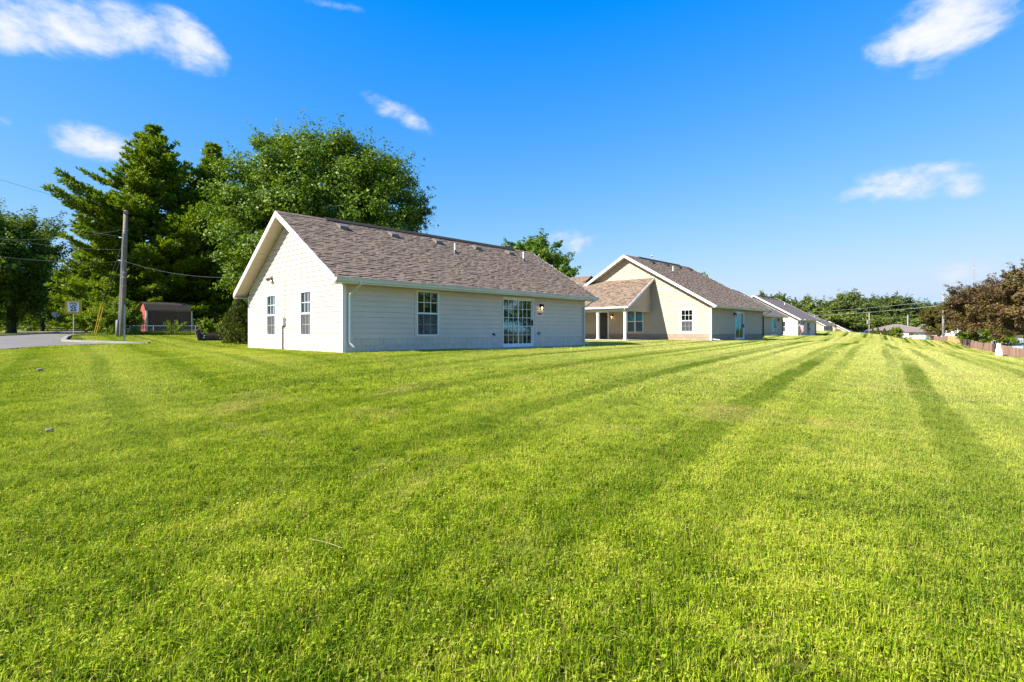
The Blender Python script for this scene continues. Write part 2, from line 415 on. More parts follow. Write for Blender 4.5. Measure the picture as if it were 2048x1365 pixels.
def axis(lo, hi, fine0, fine1, step, grow):
    a = list(np.arange(fine0, fine1 + 1e-6, step)); s = step; p = fine1
    while p < hi: s *= grow; p += s; a.append(p)
    s = step; p = fine0
    while p > lo: s *= grow; p -= s; a.insert(0, p)
    return np.array(a)
gx = axis(-3500, 3500, -45, 60, 0.7, 1.09); gy = axis(-800, 5000, -4, 80, 0.6, 1.09)
GX, GY = np.meshgrid(gx, gy)
GZ = gz_arr(GX, GY)
nx, ny = len(gx), len(gy)
idx = np.arange(nx * ny).reshape(ny, nx)
F = np.stack([idx[:-1, :-1], idx[:-1, 1:], idx[1:, 1:], idx[1:, :-1]], -1).reshape(-1, 4)
gme = bpy.data.meshes.new('ground')
gme.vertices.add(nx * ny); gme.loops.add(len(F) * 4); gme.polygons.add(len(F))
gme.vertices.foreach_set('co', np.stack([GX, GY, GZ], -1).astype(np.float32).ravel())
gme.loops.foreach_set('vertex_index', F.astype(np.int32).ravel())
gme.polygons.foreach_set('loop_start', np.arange(0, len(F) * 4, 4, dtype=np.int32))
gme.polygons.foreach_set('loop_total', np.full(len(F), 4, dtype=np.int32))
gme.update(calc_edges=True)
gme.polygons.foreach_set('use_smooth', [True] * len(F))
ground = link(bpy.data.objects.new('ground', gme)); tag(ground, 'mown green lawn and surrounding ground', kind='structure')

# one lawn colour field shared by the ground sheet and the blades
def lawn_colour(nt, blade):
    geo = mnode(nt, 'ShaderNodeNewGeometry'); pos = geo.outputs['Position']
    sp = mnode(nt, 'ShaderNodeSeparateXYZ'); nt.links.new(pos, sp.inputs[0])
    flat = mnode(nt, 'ShaderNodeCombineXYZ'); nt.links.new(sp.outputs[0], flat.inputs[0]); nt.links.new(sp.outputs[1], flat.inputs[1])
    pos = flat.outputs[0]
    big = mnoise(nt, 0.16, 4, 0.6, pos); med = mnoise(nt, 0.9, 5, 0.62, pos, 0.4); fine = mnoise(nt, 4.5, 4, 0.65, pos, 0.5)
    f = mth(nt, 'ADD', mth(nt, 'ADD', mth(nt, 'MULTIPLY', big, 0.2), mth(nt, 'MULTIPLY', med, 0.35)), mth(nt, 'MULTIPLY', fine, 0.45))
    f = mth(nt, 'MULTIPLY_ADD', mth(nt, 'SUBTRACT', f, 0.5), 1.9, 0.525)
    if blade: f = mth(nt, 'ADD', f, mth(nt, 'MULTIPLY', mth(nt, 'SUBTRACT', geo.outputs['Random Per Island'], 0.5), 0.5))
    c = ramp(nt, f, [(0.2, (0.05, 0.10, 0.004)), (0.46, (0.275, 0.385, 0.011)), (0.62, (0.42, 0.485, 0.02)), (0.80, (0.56, 0.53, 0.09))])
    # mowing passes run along the lawn; darker green streaks lie between two passes
    ang = R(34.6)
    w = mth(nt, 'SUBTRACT', mth(nt, 'MULTIPLY', sp.outputs[0], math.cos(ang)), mth(nt, 'MULTIPLY', sp.outputs[1], math.sin(ang)))
    wob = mnoise(nt, 0.09, 3, 0.5, pos); wob2 = mnoise(nt, 1.6, 3, 0.6, pos)
    w = mth(nt, 'ADD', w, mth(nt, 'ADD', mth(nt, 'MULTIPLY', mth(nt, 'SUBTRACT', wob, 0.5), 0.45), mth(nt, 'MULTIPLY', mth(nt, 'SUBTRACT', wob2, 0.5), 0.3)))
    def lines(period, off, width, seed, w=w):
        q = mth(nt, 'DIVIDE', mth(nt, 'ADD', w, off), period)
        d = mth(nt, 'MULTIPLY', mth(nt, 'ABSOLUTE', mth(nt, 'SUBTRACT', mth(nt, 'FRACT', q), 0.5)), period)
        e = mth(nt, 'SUBTRACT', 1.0, mth(nt, 'DIVIDE', d, width), clamp=True)
        mp = mnode(nt, 'ShaderNodeMapping'); mp.inputs['Location'].default_value = (seed, seed * 2, 0); nt.links.new(pos, mp.inputs[0])
        k = mnoise(nt, 0.055, 3, 0.55, mp.outputs[0])
        k = mth(nt, 'MULTIPLY', mth(nt, 'SUBTRACT', k, 0.28), 3.6, clamp=True)
        return mth(nt, 'MULTIPLY', mth(nt, 'SMOOTH_MIN', mth(nt, 'MULTIPLY', e, 2.4), 1.0, 0.2), k)
    st = mth(nt, 'MAXIMUM', lines(2.45, 0.5, 0.29, 3.0), mth(nt, 'MULTIPLY', lines(1.22, 0.35, 0.2, 9.0), 0.55))
    # strips mown in turn up and down: every other one paler
    alt = mth(nt, 'MULTIPLY', mth(nt, 'ADD', mth(nt, 'SINE', mth(nt, 'MULTIPLY', w, PI / 2.45)), 1.0), 0.5)
    zone = mth(nt, 'MULTIPLY', mth(nt, 'ADD', sp.outputs[0], mth(nt, 'MULTIPLY', sp.outputs[1], 0.62)), 0.05)
    zone = mth(nt, 'SUBTRACT', zone, 0.14, clamp=True)
    c = mixrgb(nt, mth(nt, 'MULTIPLY', mth(nt, 'MULTIPLY_ADD', alt, 0.25, 0.5), zone), c, (0.68, 0.65, 0.23))
    c = mixrgb(nt, mth(nt, 'MULTIPLY', st, mth(nt, 'MULTIPLY_ADD', zone, 0.45, 0.55)), c, (0.10, 0.18, 0.003))
    # beside the street the mower ran the other way
    a2 = R(-40)
    w2 = mth(nt, 'SUBTRACT', mth(nt, 'MULTIPLY', sp.outputs[0], math.cos(a2)), mth(nt, 'MULTIPLY', sp.outputs[1], math.sin(a2)))
    w2 = mth(nt, 'ADD', w2, mth(nt, 'ADD', mth(nt, 'MULTIPLY', mth(nt, 'SUBTRACT', wob, 0.5), 0.8), mth(nt, 'MULTIPLY', mth(nt, 'SUBTRACT', wob2, 0.5), 0.35)))
    left = mth(nt, 'MULTIPLY', mth(nt, 'SUBTRACT', -3.0, sp.outputs[0]), 0.3, clamp=True)
    alt2 = mth(nt, 'MULTIPLY', mth(nt, 'ADD', mth(nt, 'SINE', mth(nt, 'MULTIPLY', w2, PI / 1.6)), 1.0), 0.5)
    c = mixrgb(nt, mth(nt, 'MULTIPLY', mth(nt, 'MULTIPLY', alt2, left), 0.45), c, (0.58, 0.59, 0.12))
    c = mixrgb(nt, mth(nt, 'MULTIPLY', mth(nt, 'MULTIPLY', lines(1.6, 0.2, 0.24, 5.0, w2), left), 0.6), c, (0.12, 0.22, 0.003))
    # worn straw-coloured patches
    dry = mth(nt, 'MULTIPLY', mth(nt, 'SUBTRACT', mnoise(nt, 0.42, 5, 0.68, pos, 0.6), 0.55), 6.0, clamp=True)
    c = mixrgb(nt, mth(nt, 'MULTIPLY', dry, 0.75), c, (0.54, 0.44, 0.15))
    return geo, c
def ground_mat():
    m, nt, out = new_mat('lawn_soil')
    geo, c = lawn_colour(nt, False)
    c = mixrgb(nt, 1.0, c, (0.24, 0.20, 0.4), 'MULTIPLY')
    b = mnode(nt, 'ShaderNodeBsdfPrincipled'); b.inputs['Roughness'].default_value = 1.0; b.inputs['Specular IOR Level'].default_value = 0.1
    nt.links.new(c, b.inputs['Base Color'])
    bn = mnode(nt, 'ShaderNodeBump'); bn.inputs['Strength'].default_value = 0.8; bn.inputs['Distance'].default_value = 0.04
    nt.links.new(mnoise(nt, 14, 5, 0.7, geo.outputs['Position']), bn.inputs['Height']); nt.links.new(bn.outputs[0], b.inputs['Normal'])
    nt.links.new(b.outputs[0], out.inputs[0]); return m
def blade_mat():
    m, nt, out = new_mat('grass_blade')
    geo, c = lawn_colour(nt, True)
    straw = mth(nt, 'GREATER_THAN', geo.outputs['Random Per Island'], 0.945)
    c = mixrgb(nt, straw, c, (0.44, 0.37, 0.12))
    b = mnode(nt, 'ShaderNodeBsdfPrincipled'); b.inputs['Roughness'].default_value = 0.6; b.inputs['Specular IOR Level'].default_value = 0.08
    nt.links.new(c, b.inputs['Base Color'])
    t = mnode(nt, 'ShaderNodeBsdfTranslucent'); nt.links.new(mixrgb(nt, 1.0, c, (1.3, 1.3, 0.5), 'MULTIPLY'), t.inputs[0])
    mx = mnode(nt, 'ShaderNodeMixShader'); mx.inputs[0].default_value = 0.27
    nt.links.new(b.outputs[0], mx.inputs[1]); nt.links.new(t.outputs[0], mx.inputs[2]); nt.links.new(mx.outputs[0], out.inputs[0]); return m
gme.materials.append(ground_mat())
M['blade'] = blade_mat()

# roads: sheets laid over the ground
def smooth_poly(pts, n=6, closed=True):
    P = [Vector((p[0], p[1])) for p in pts]; out = []; N = len(P)
    for i in range(N if closed else N - 1):
        p0, p1, p2, p3 = (P[(i - 1) % N], P[i], P[(i + 1) % N], P[(i + 2) % N]) if closed else (P[max(i - 1, 0)], P[i], P[i + 1], P[min(i + 2, N - 1)])
        for k in range(n):
            t = k / n
            out.append(0.5 * ((2 * p1) + (p2 - p0) * t + (2 * p0 - 5 * p1 + 4 * p2 - p3) * t * t + (3 * p1 - p0 - 3 * p2 + p3) * t ** 3))
    if not closed: out.append(P[-1])
    return out
def inside(poly, x, y):
    x = np.asarray(x); y = np.asarray(y); r = np.zeros(x.shape, bool); n = len(poly)
    for i in range(n):
        x1, y1 = poly[i][0], poly[i][1]; x2, y2 = poly[(i + 1) % n][0], poly[(i + 1) % n][1]
        if y1 == y2: continue
        c = ((y1 > y) != (y2 > y)) & (x < (x2 - x1) * (y - y1) / (y2 - y1) + x1)
        r ^= c
    return r
def sheet(name, poly, step, lift, mat, label):
    xs = [p[0] for p in poly]; ys = [p[1] for p in poly]
    X, Y = np.meshgrid(np.arange(min(xs), max(xs), step), np.arange(min(ys), max(ys), step))
    k = inside(poly, X, Y)
    pts = [Vector((p[0], p[1])) for p in poly] + [Vector((a, b)) for a, b in zip(X[k], Y[k])]
    n = len(poly)
    v, e, f, _, _, _ = delaunay_2d_cdt(pts, [(i, (i + 1) % n) for i in range(n)], [], 1, 1e-4)
    z = gz_arr([p.x for p in v], [p.y for p in v]) + lift
    me = bpy.data.meshes.new(name); me.from_pydata([(p.x, p.y, q) for p, q in zip(v, z)], [], [tuple(i) for i in f]); me.materials.append(mat)
    bm = bmesh.new(); bm.from_mesh(me)
    for fc in bm.faces:
        if fc.normal.z < 0: fc.normal_flip()
    bm.to_mesh(me); bm.free()
    o = link(bpy.data.objects.new(name, me)); tag(o, label, kind='structure'); return o
STREET = smooth_poly([(-18.9, 26.3), (-20.9, 24.7), (-20.6, 21.0), (-19.6, 15), (-19, 4), (-19, -20), (-31, -20), (-32, 6), (-34, 28), (-38, 40), (-47, 53), (-62, 74), (-85, 104), (-78, 108), (-52, 73), (-37.5, 47), (-30.5, 36.5), (-26.2, 31.0), (-24.2, 28.7), (-21.6, 27.4)], 6)
CROSS = smooth_poly([(-120, 58), (-80, 62.5), (-50, 66.5), (-36, 69.5), (-36.4, 76), (-52, 73.5), (-80, 70), (-120, 66)], 4)
RROAD = smooth_poly([(46, 47), (52.5, 57), (60, 69), (76, 90), (100, 120), (112, 116), (86, 84), (72, 66), (62, 52), (56, 42)], 5)
sheet('street', STREET, 1.5, 0.025, M['asphalt'], 'grey asphalt side street curving away past the lawn')
sheet('cross_street', CROSS, 2.5, 0.045, M['asphalt'], 'grey asphalt cross street in tree shade')
sheet('driveway', RROAD, 2.5, 0.02, M['pale_road'], 'pale concrete drive beyond the low board fence')
def kerb_strip(name, pts, label, w=0.16, h=0.12):
    c = smooth_poly(pts, 6, False); mb = MB(); A = []
    for i, p in enumerate(c):
        t = (c[min(i + 1, len(c) - 1)] - c[max(i - 1, 0)]).normalized(); nrm = Vector((-t.y, t.x))
        z = gz(p.x, p.y)
        a, b = p + nrm * w / 2, p - nrm * w / 2
        A.append([(a.x, a.y, z - 0.1), (b.x, b.y, z - 0.1), (b.x, b.y, z + h), (a.x, a.y, z + h)])
    for q, r_ in zip(A, A[1:]): mb.prism(q, r_)
    o = mb.build(name, M['kerb']); tag(o, label, kind='structure'); return o
kerb_strip('kerb', [(-17.9, 26.25), (-18.9, 26.35), (-21.6, 27.45), (-24.1, 28.75), (-26.1, 31.05), (-30.4, 36.55), (-37.4, 47.05)], 'pale concrete kerb round the grass corner', 0.2)
kerb_strip('kerb', [(-34.1, 28), (-38.1, 40), (-47.1, 53), (-62.1, 74)], 'concrete kerb on the far side of the street')
# ------------------------------------------------------------------ houses
YAW = R(43.573)
U = Vector((math.sin(YAW), math.cos(YAW))); V = Vector((math.cos(YAW), -math.sin(YAW)))
HROT = PI / 2 - YAW

def text_mesh(body, size, mat, name, parent, loc, rot, extrude=0.003, align='CENTER', bold=0.0):
    cu = bpy.data.curves.new(name, 'FONT'); cu.body = body; cu.size = size; cu.extrude = extrude
    cu.align_x = align; cu.align_y = 'CENTER'; cu.offset = bold; cu.resolution_u = 3
    tmp = bpy.data.objects.new(name, cu); COL.objects.link(tmp)
    dg = bpy.context.evaluated_depsgraph_get()
    me = bpy.data.meshes.new_from_object(tmp.evaluated_get(dg)); me.name = name
    bpy.data.objects.remove(tmp); me.materials.clear(); me.materials.append(mat)
    return inst(name, me, parent, loc, rot)

def split(lo, hi, holes):
    seg = [(lo, hi)]
    for a, b in holes:
        seg = [q for s in seg for q in ((s[0], min(s[1], a)), (max(s[0], b), s[1])) if q[1] - q[0] > 0.01]
    return seg
def core_wall(mb, P, lo, hi, z0, z1, ops, th=0.12):
    zs = sorted({z0, z1, *[o[2] for o in ops], *[o[3] for o in ops]})
    zs = [z for z in zs if z0 <= z <= z1]
    for a, b in zip(zs, zs[1:]):
        mid = (a + b) / 2
        for s in split(lo, hi, [(o[0], o[1]) for o in ops if o[2] < mid < o[3]]):
            mb.pbox(P, s[0], s[1], -th, 0, a, b)
def lap(P, lo, hi, z0, ztop, ops, mat, parent, e=0.18):
    z = z0
    while z < ztop - 0.02:
        zb = min(z + e, ztop)
        zs = sorted({z, zb, *[o[2] for o in ops if z < o[2] < zb], *[o[3] for o in ops if z < o[3] < zb]})
        full = [(o[0], o[1]) for o in ops if o[2] < zb - 0.001 and o[3] > z + 0.001]
        d0, d1 = 0.03, 0.006
        def piece(a0, a1, za, zc, l_free, h_free):
            da = d0 + (d1 - d0) * (za - z) / e; dc = d0 + (d1 - d0) * (zc - z) / e
            A0 = max(a0, lo(za)) if l_free else a0; A1 = min(a1, hi(za)) if h_free else a1
            B0 = max(a0, lo(zc)) if l_free else a0; B1 = min(a1, hi(zc)) if h_free else a1
            if B1 < B0: B0 = B1 = (B0 + B1) / 2
            if A1 - A0 < 0.03: return
            if za == z and zc - za > 0.05: za = za + 0.006
            MB().hexa([P(A0, da, za), P(A1, da, za), P(A1, 0.001, za), P(A0, 0.001, za), P(B0, dc, zc), P(B1, dc, zc), P(B1, 0.001, zc), P(B0, 0.001, zc)]).build('siding_board', mat, parent)
        segs = split(lo(z), hi(z), full)
        for s in segs:
            cuts = [s[0]]; nx_ = s[0] + (99 if s[1] - s[0] < 99 else 3.6)
            while nx_ < s[1] - 0.7: cuts.append(nx_); nx_ += 3.66
            cuts.append(s[1])
            for i_, (ca, cb_) in enumerate(zip(cuts, cuts[1:])):
                piece(ca, cb_ - (0.003 if i_ < len(cuts) - 2 else 0), z, zb, i_ == 0 and abs(s[0] - lo(z)) < 1e-6, i_ == len(cuts) - 2 and abs(s[1] - hi(z)) < 1e-6)
        for o in ops:
            if o[2] < zb - 0.001 and o[3] > z + 0.001:
                if o[2] > z + 0.02: piece(o[0], o[1], z, o[2], False, False)
                if o[3] < zb - 0.02: piece(o[0], o[1], o[3], zb, False, False)
        z = zb
SHAKES = {}
def shakes(P, lo, hi, rows, ops, mat, parent, frame):
    """frame(a, z) -> location, rz of a shake whose left bottom corner is at a, z"""
    key = mat.name
    if key not in SHAKES:
        SHAKES[key] = [MB().hexa([(0, -0.02 - k * 0.002, 0), (w - 0.004, -0.02 - k * 0.002, 0), (w - 0.006, 0, 0), (0, 0, 0), (0, -0.009, 0.222), (w - 0.006, -0.009, 0.222), (w - 0.006, 0, 0.222), (0, 0, 0.222)]).mesh('shake', mat)
                       for k, w in enumerate((0.15, 0.2, 0.25, 0.31))]
    ws = (0.15, 0.2, 0.25, 0.31)
    for z in rows:
        for s in split(lo, hi, [(o[0], o[1]) for o in ops if o[2] < z + 0.2]):
            a = s[0]
            while a < s[1] - 0.08:
                k = random.randrange(4)
                while k > 0 and a + ws[k] > s[1]: k -= 1
                w = min(ws[k], s[1] - a)
                loc, rz = frame(a, z, w)
                inst('shake', SHAKES[key][k], parent, loc, (0, 0, rz), (w / ws[k], 1, 1))
                a += w
def window(house, P, a0, a1, z0, z1, mats=None, grid=(3, 2), screen=True, casing=0.09, cas_mat=None, blind=False):
    fw = 0.045
    mb = MB()
    for q in ((a0, a1, z0, z0 + fw), (a0, a1, z1 - fw, z1)): mb.pbox(P, q[0], q[1], -0.07, 0.036, q[2], q[3])
    for q in ((a0, a0 + fw), (a1 - fw, a1)): mb.pbox(P, q[0], q[1], -0.07, 0.036, z0 + fw, z1 - fw)
    w = mb.build('window', M['trim'], house)
    if casing:
        c = MB()
        for q in ((a0 - casing, a1 + casing, z0 - casing, z0), (a0 - casing, a1 + casing, z1, z1 + casing)): c.pbox(P, q[0], q[1], -0.01, 0.03, q[2], q[3])
        for q in ((a0 - casing, a0), (a1, a1 + casing)): c.pbox(P, q[0], q[1], -0.01, 0.03, z0, z1)
        c.build('casing', cas_mat or M['trim'], w)
    zm = (z0 + z1) / 2
    MB().pbox(P, a0 + fw, a1 - fw, -0.05, 0.012, zm - 0.03, zm + 0.03).build('meeting_rail', M['trim'], w)
    nc, nr = grid
    for zb, zt, d in ((z0 + fw, zm - 0.03, -0.045), (zm + 0.03, z1 - fw, -0.02)):
        cw = (a1 - a0 - 2 * fw) / nc; ch = (zt - zb) / nr
        for i in range(nc):
            for j in range(nr):
                MB().pbox(P, a0 + fw + i * cw, a0 + fw + (i + 1) * cw, d - 0.004, d, zb + j * ch, zb + (j + 1) * ch).build('pane', M['glass'], w)
        for i in range(1, nc):
            a = a0 + fw + i * cw; MB().pbox(P, a - 0.011, a + 0.011, d, d + 0.012, zb, zt).build('muntin', M['trim'], w)
        for j in range(1, nr):
            z = zb + j * ch; MB().pbox(P, a0 + fw, a1 - fw, d + 0.001, d + 0.014, z - 0.011, z + 0.011).build('muntin', M['trim'], w)
    if screen: MB().pbox(P, a0 + fw, a1 - fw, -0.012, -0.009, z0 + fw, zm - 0.03).build('insect_screen', M['screen'], w)
    if blind:
        b = MB(); z = z0 + 0.05
        while z < z1 - 0.05: b.pbox(P, a0 + 0.03, a1 - 0.03, -0.135, -0.125, z, z + 0.034); z += 0.042
        b.build('blind', M['blind'], w)
    return w
def slider(house, P, a0, a1, z0, z1, grid=(3, 5), handle_right=True, bars=True):
    fw = 0.05; mb = MB()
    mb.pbox(P, a0, a1, -0.09, 0.04, z1 - 0.07, z1); mb.pbox(P, a0, a1, -0.09, 0.04, z0, z0 + 0.06)
    mb.pbox(P, a0, a0 + fw, -0.09, 0.04, z0 + 0.06, z1 - 0.07); mb.pbox(P, a1 - fw, a1, -0.09, 0.04, z0 + 0.06, z1 - 0.07)
    d = mb.build('sliding_door', M['trim'], house)
    mid = a0 + (a1 - a0) * 0.52
    for k, (x0, x1, dd) in enumerate(((a0 + fw, mid, -0.01), (mid - 0.03, a1 - fw, -0.05))):
        st = 0.055; zb, zt = z0 + 0.06, z1 - 0.07
        s = MB()
        s.pbox(P, x0, x0 + st * 0.7, dd - 0.03, dd + 0.01, zb, zt); s.pbox(P, x1 - st, x1, dd - 0.03, dd + 0.01, zb, zt)
        s.pbox(P, x0 + st * 0.7, x1 - st, dd - 0.03, dd + 0.01, zt - 0.06, zt); s.pbox(P, x0 + st * 0.7, x1 - st, dd - 0.03, dd + 0.01, zb, zb + 0.08)
        s.build('door_leaf', M['trim'], d)
        x0 += st * 0.7; x1 -= st; zb += 0.08; zt -= 0.06
        nc, nr = grid; cw = (x1 - x0) / nc; ch = (zt - zb) / nr
        for i in range(nc):
            for j in range(nr):
                MB().pbox(P, x0 + i * cw, x0 + (i + 1) * cw, dd - 0.016, dd - 0.01, zb + j * ch, zb + (j + 1) * ch).build('pane', M['glass'], d)
        if bars:
            for i in range(1, nc): MB().pbox(P, x0 + i * cw - 0.011, x0 + i * cw + 0.011, dd - 0.01, dd + 0.003, zb, zt).build('muntin', M['trim'], d)
            for j in range(1, nr): MB().pbox(P, x0, x1, dd - 0.009, dd + 0.005, zb + j * ch - 0.011, zb + j * ch + 0.011).build('muntin', M['trim'], d)
    ah = a1 - fw - 0.03
    h = MB(); h.pbox(P, ah - 0.02, ah + 0.02, -0.04, 0.035, (z0 + z1) / 2 - 0.14, (z0 + z1) / 2 + 0.1); h.build('handle', M['black_metal'], d)
    return d
def lathe(mb, c, prof, n=10):
    base = len(mb.v)
    for r, z in prof:
        for k in range(n): mb.v.append((c[0] + r * math.cos(2 * PI * k / n), c[1] + r * math.sin(2 * PI * k / n), c[2] + z))
    for i in range(len(prof) - 1):
        for k in range(n): mb.f.append((base + i * n + k, base + i * n + (k + 1) % n, base + (i + 1) * n + (k + 1) % n, base + (i + 1) * n + k))
    mb.f.append(tuple(base + k for k in range(n))); mb.f.append(tuple(base + (len(prof) - 1) * n + k for k in range(n)))
    return mb
def sconce(house, P, a, z, lit=True):
    m = MB(); m.pbox(P, a - 0.055, a + 0.055, 0, 0.045, z - 0.03, z + 0.13)
    c = P(a, 0.13, z)
    lathe(m, c, [(0.09, 0.0), (0.1, 0.03), (0.075, 0.09), (0.03, 0.12)], 10)
    m.pbox(P, a - 0.012, a + 0.012, 0.03, 0.13, z + 0.1, z + 0.125)
    s = m.build('wall_lamp', M['black_metal'], house)
    lathe(MB(), (c[0], c[1], c[2] - 0.16), [(0.06, 0.0), (0.095, 0.05), (0.09, 0.155)], 10).build('lamp_glass', M['lampglass'], s, True)
    if lit: lathe(MB(), (c[0], c[1], c[2] - 0.1), [(0.012, 0.0), (0.036, 0.03), (0.03, 0.07), (0.012, 0.1)], 8).build('bulb', M['bulb'], s, True)
    return s
M['lampglass'] = glass_mat('lampglass', (0.95, 0.95, 0.92))

def make_house(name, label, C, zb, L, W, tr, ze, zr, zl, ro=0.5, oe=0.47, oel=0.35, siding='white_siding', shake='shake_white',
               band_mat=None, detail=2, long_ops=(), gab_ops=(), trim='trim', eave_trim='gutter', group=None, band=True):
    root = thing(name, label, 'house', (C[0], C[1], zb), HROT, group)
    Hs = ze - 0.19
    PL = lambda a, d, z: (a, -d, z)
    PG = lambda a, d, z: (-d, a, z)
    PF = lambda a, d, z: (L + d, a, z)
    PB = lambda a, d, z: (a, W + d, z)
    slr = (zr - ze) / (tr + oe); sll = (zr - zl) / (W + oel - tr)
    w = MB()
    core_wall(w, PL, 0, L, 0.0, Hs, list(long_ops)); core_wall(w, PB, 0, L, 0.0, min(Hs, zl - 0.1), [])
    core_wall(w, PG, 0.12, W - 0.12, 0.0, Hs, list(gab_ops)); core_wall(w, PF, 0.12, W - 0.12, 0.0, Hs, [])
    gp = [(0, Hs), (W, Hs), (W, max(Hs + 0.001, zl + sll * oel - 0.14)), (tr, zr - 0.15), (0, ze + slr * oe - 0.14)]
    for x0, x1 in ((0.0, 0.12), (L - 0.12, L)):
        w.prism([(x0, a, z) for a, z in gp], [(x1, a, z) for a, z in gp])
    wall = w.build('wall', M[siding], root)
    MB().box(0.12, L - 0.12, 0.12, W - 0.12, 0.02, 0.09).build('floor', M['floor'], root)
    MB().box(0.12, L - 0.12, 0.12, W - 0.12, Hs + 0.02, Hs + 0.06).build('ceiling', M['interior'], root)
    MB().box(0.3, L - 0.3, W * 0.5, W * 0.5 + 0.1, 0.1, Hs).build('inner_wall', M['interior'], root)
    if detail >= 1:
        cas = 0.09
        ex = lambda ops: [(o[0] - cas, o[1] + cas, o[2] - cas, o[3] + cas) for o in ops]
        cb = 0.09
        zb0 = 0.47 if band else 0.03
        lap(PL, lambda z: cb, lambda z: L - cb, zb0, Hs, ex(long_ops), M[siding], wall)
        glo = lambda z: max(cb, (z + 0.15 - ze) / slr - oe)
        ghi = lambda z: min(W - cb, W + oel - (z + 0.15 - zl) / sll)
        lap(PG, glo, ghi, zb0, zr - 0.2, ex(gab_ops), M[siding], wall)
        if band:
            rows = (0.03, 0.25)
            shakes(PL, cb, L - cb, rows, ex(long_ops), M[shake], wall, lambda a, z, w_: ((a, -0.001, z), 0))
            shakes(PG, cb, W - cb, rows, ex(gab_ops), M[shake], wall, lambda a, z, w_: ((-0.001, a + w_, z), -PI / 2))
    # corner boards
    ct = M[trim]
    for x0, x1, y0, y1 in ((-0.03, 0.09, -0.03, 0.0), (-0.03, 0.0, 0.0, 0.09), (L - 0.09, L + 0.03, -0.03, 0.0), (-0.03, 0.0, W - 0.09, W + 0.03)):
        MB().box(x0, x1, y0, y1, 0.02, Hs if y0 < 1 else min(Hs, zl - 0.1)).build('corner_board', ct, root)
    MB().box(0.01, L - 0.01, 0.01, W - 0.01, -0.6, 0.02).build('foundation', M['concrete'], root)
    # roof
    x0, x1 = -ro, L + ro
    rp = [(-oe, ze), (tr, zr), (tr, zr - 0.12), (-oe, ze - 0.12)]
    lp = [(W + oel, zl), (tr, zr), (tr, zr - 0.12), (W + oel, zl - 0.12)]
    rf = MB().prism([(x0, a, z) for a, z in rp], [(x1, a, z) for a, z in rp]).build('roof', M['roof_deck'], root)
    MB().prism([(x0, a, z) for a, z in lp], [(x1, a, z) for a, z in lp]).build('roof', M['roof_deck'], root)
    for xa, xb in ((x0 - 0.028, x0), (x1, x1 + 0.028)):
        for prof in (((-oe, ze + 0.012), (tr, zr + 0.014), (tr, zr - 0.2), (-oe, ze - 0.19)), ((W + oel, zl + 0.012), (tr, zr + 0.014), (tr, zr - 0.2), (W + oel, zl - 0.19))):
            MB().prism([(xa, a, z) for a, z in prof], [(xb, a, z) for a, z in prof]).build('rake_board', M['trim'], rf)
    MB().box(x0, x1, -oe - 0.02, -oe, ze - 0.19, ze - 0.012).build('fascia', M[eave_trim], rf)
    MB().box(x0, x1, W + oel, W + oel + 0.02, zl - 0.19, zl - 0.012).build('fascia', M[eave_trim], rf)
    # soffits
    if detail >= 1:
        for sgn, y_e, z_e in ((1, -oe, ze), (-1, W + oel, zl)):
            n = int(math.hypot(tr - y_e, zr - z_e) / 0.3)
            for k in range(n):
                f0, f1 = k / n + 0.0012, (k + 1) / n - 0.0012
                a0, a1 = y_e + (tr - y_e) * f0, y_e + (tr - y_e) * f1
                q0, q1 = z_e + (zr - z_e) * f0 - 0.135, z_e + (zr - z_e) * f1 - 0.135
                MB().hexa([(x0, a0, q0 - 0.012), (-0.025, a0, q0 - 0.012), (-0.025, a1, q1 - 0.012), (x0, a1, q1 - 0.012), (x0, a0, q0), (-0.025, a0, q0), (-0.025, a1, q1), (x0, a1, q1)]).build('soffit_panel', M['soffit'], rf)
        n = int((x1 - x0) / 0.4)
        for k in range(n):
            a, b = x0 + (x1 - x0) * k / n + 0.002, x0 + (x1 - x0) * (k + 1) / n - 0.002
            MB().box(a, b, -oe, -0.025, ze - 0.19, ze - 0.178).build('soffit_panel', M['soffit'], rf)
        MB().box(x0, 0, W + 0.02, W + oel, zl - 0.205, zl - 0.193).build('soffit_panel', M['soffit'], rf)
    else:
        MB().box(x0, x1, -oe, 0, ze - 0.19, ze - 0.178).build('soffit', M['soffit'], rf)
    g = [(-oe - 0.02, ze - 0.012), (-oe - 0.02, ze - 0.13), (-oe - 0.095, ze - 0.13), (-oe - 0.11, ze - 0.075), (-oe - 0.14, ze - 0.04), (-oe - 0.14, ze - 0.015), (-oe - 0.128, ze - 0.015), (-oe - 0.128, ze - 0.035), (-oe - 0.03, ze - 0.035), (-oe - 0.03, ze - 0.012)]
    gm = MB(); A = [(x0 - 0.02, a, z) for a, z in g]; B = [(x1 + 0.02, a, z) for a, z in g]
    gm.prism(A, B).build('gutter', M['gutter'], rf)
    info = dict(root=root, roof=rf, wall=wall, PL=PL, PG=PG, PF=PF, slr=slr, sll=sll, Hs=Hs, L=L, W=W, tr=tr, ze=ze, zr=zr, oe=oe, ro=ro, C=Vector((C[0], C[1])), zb=zb, x0=x0, x1=x1)
    return info
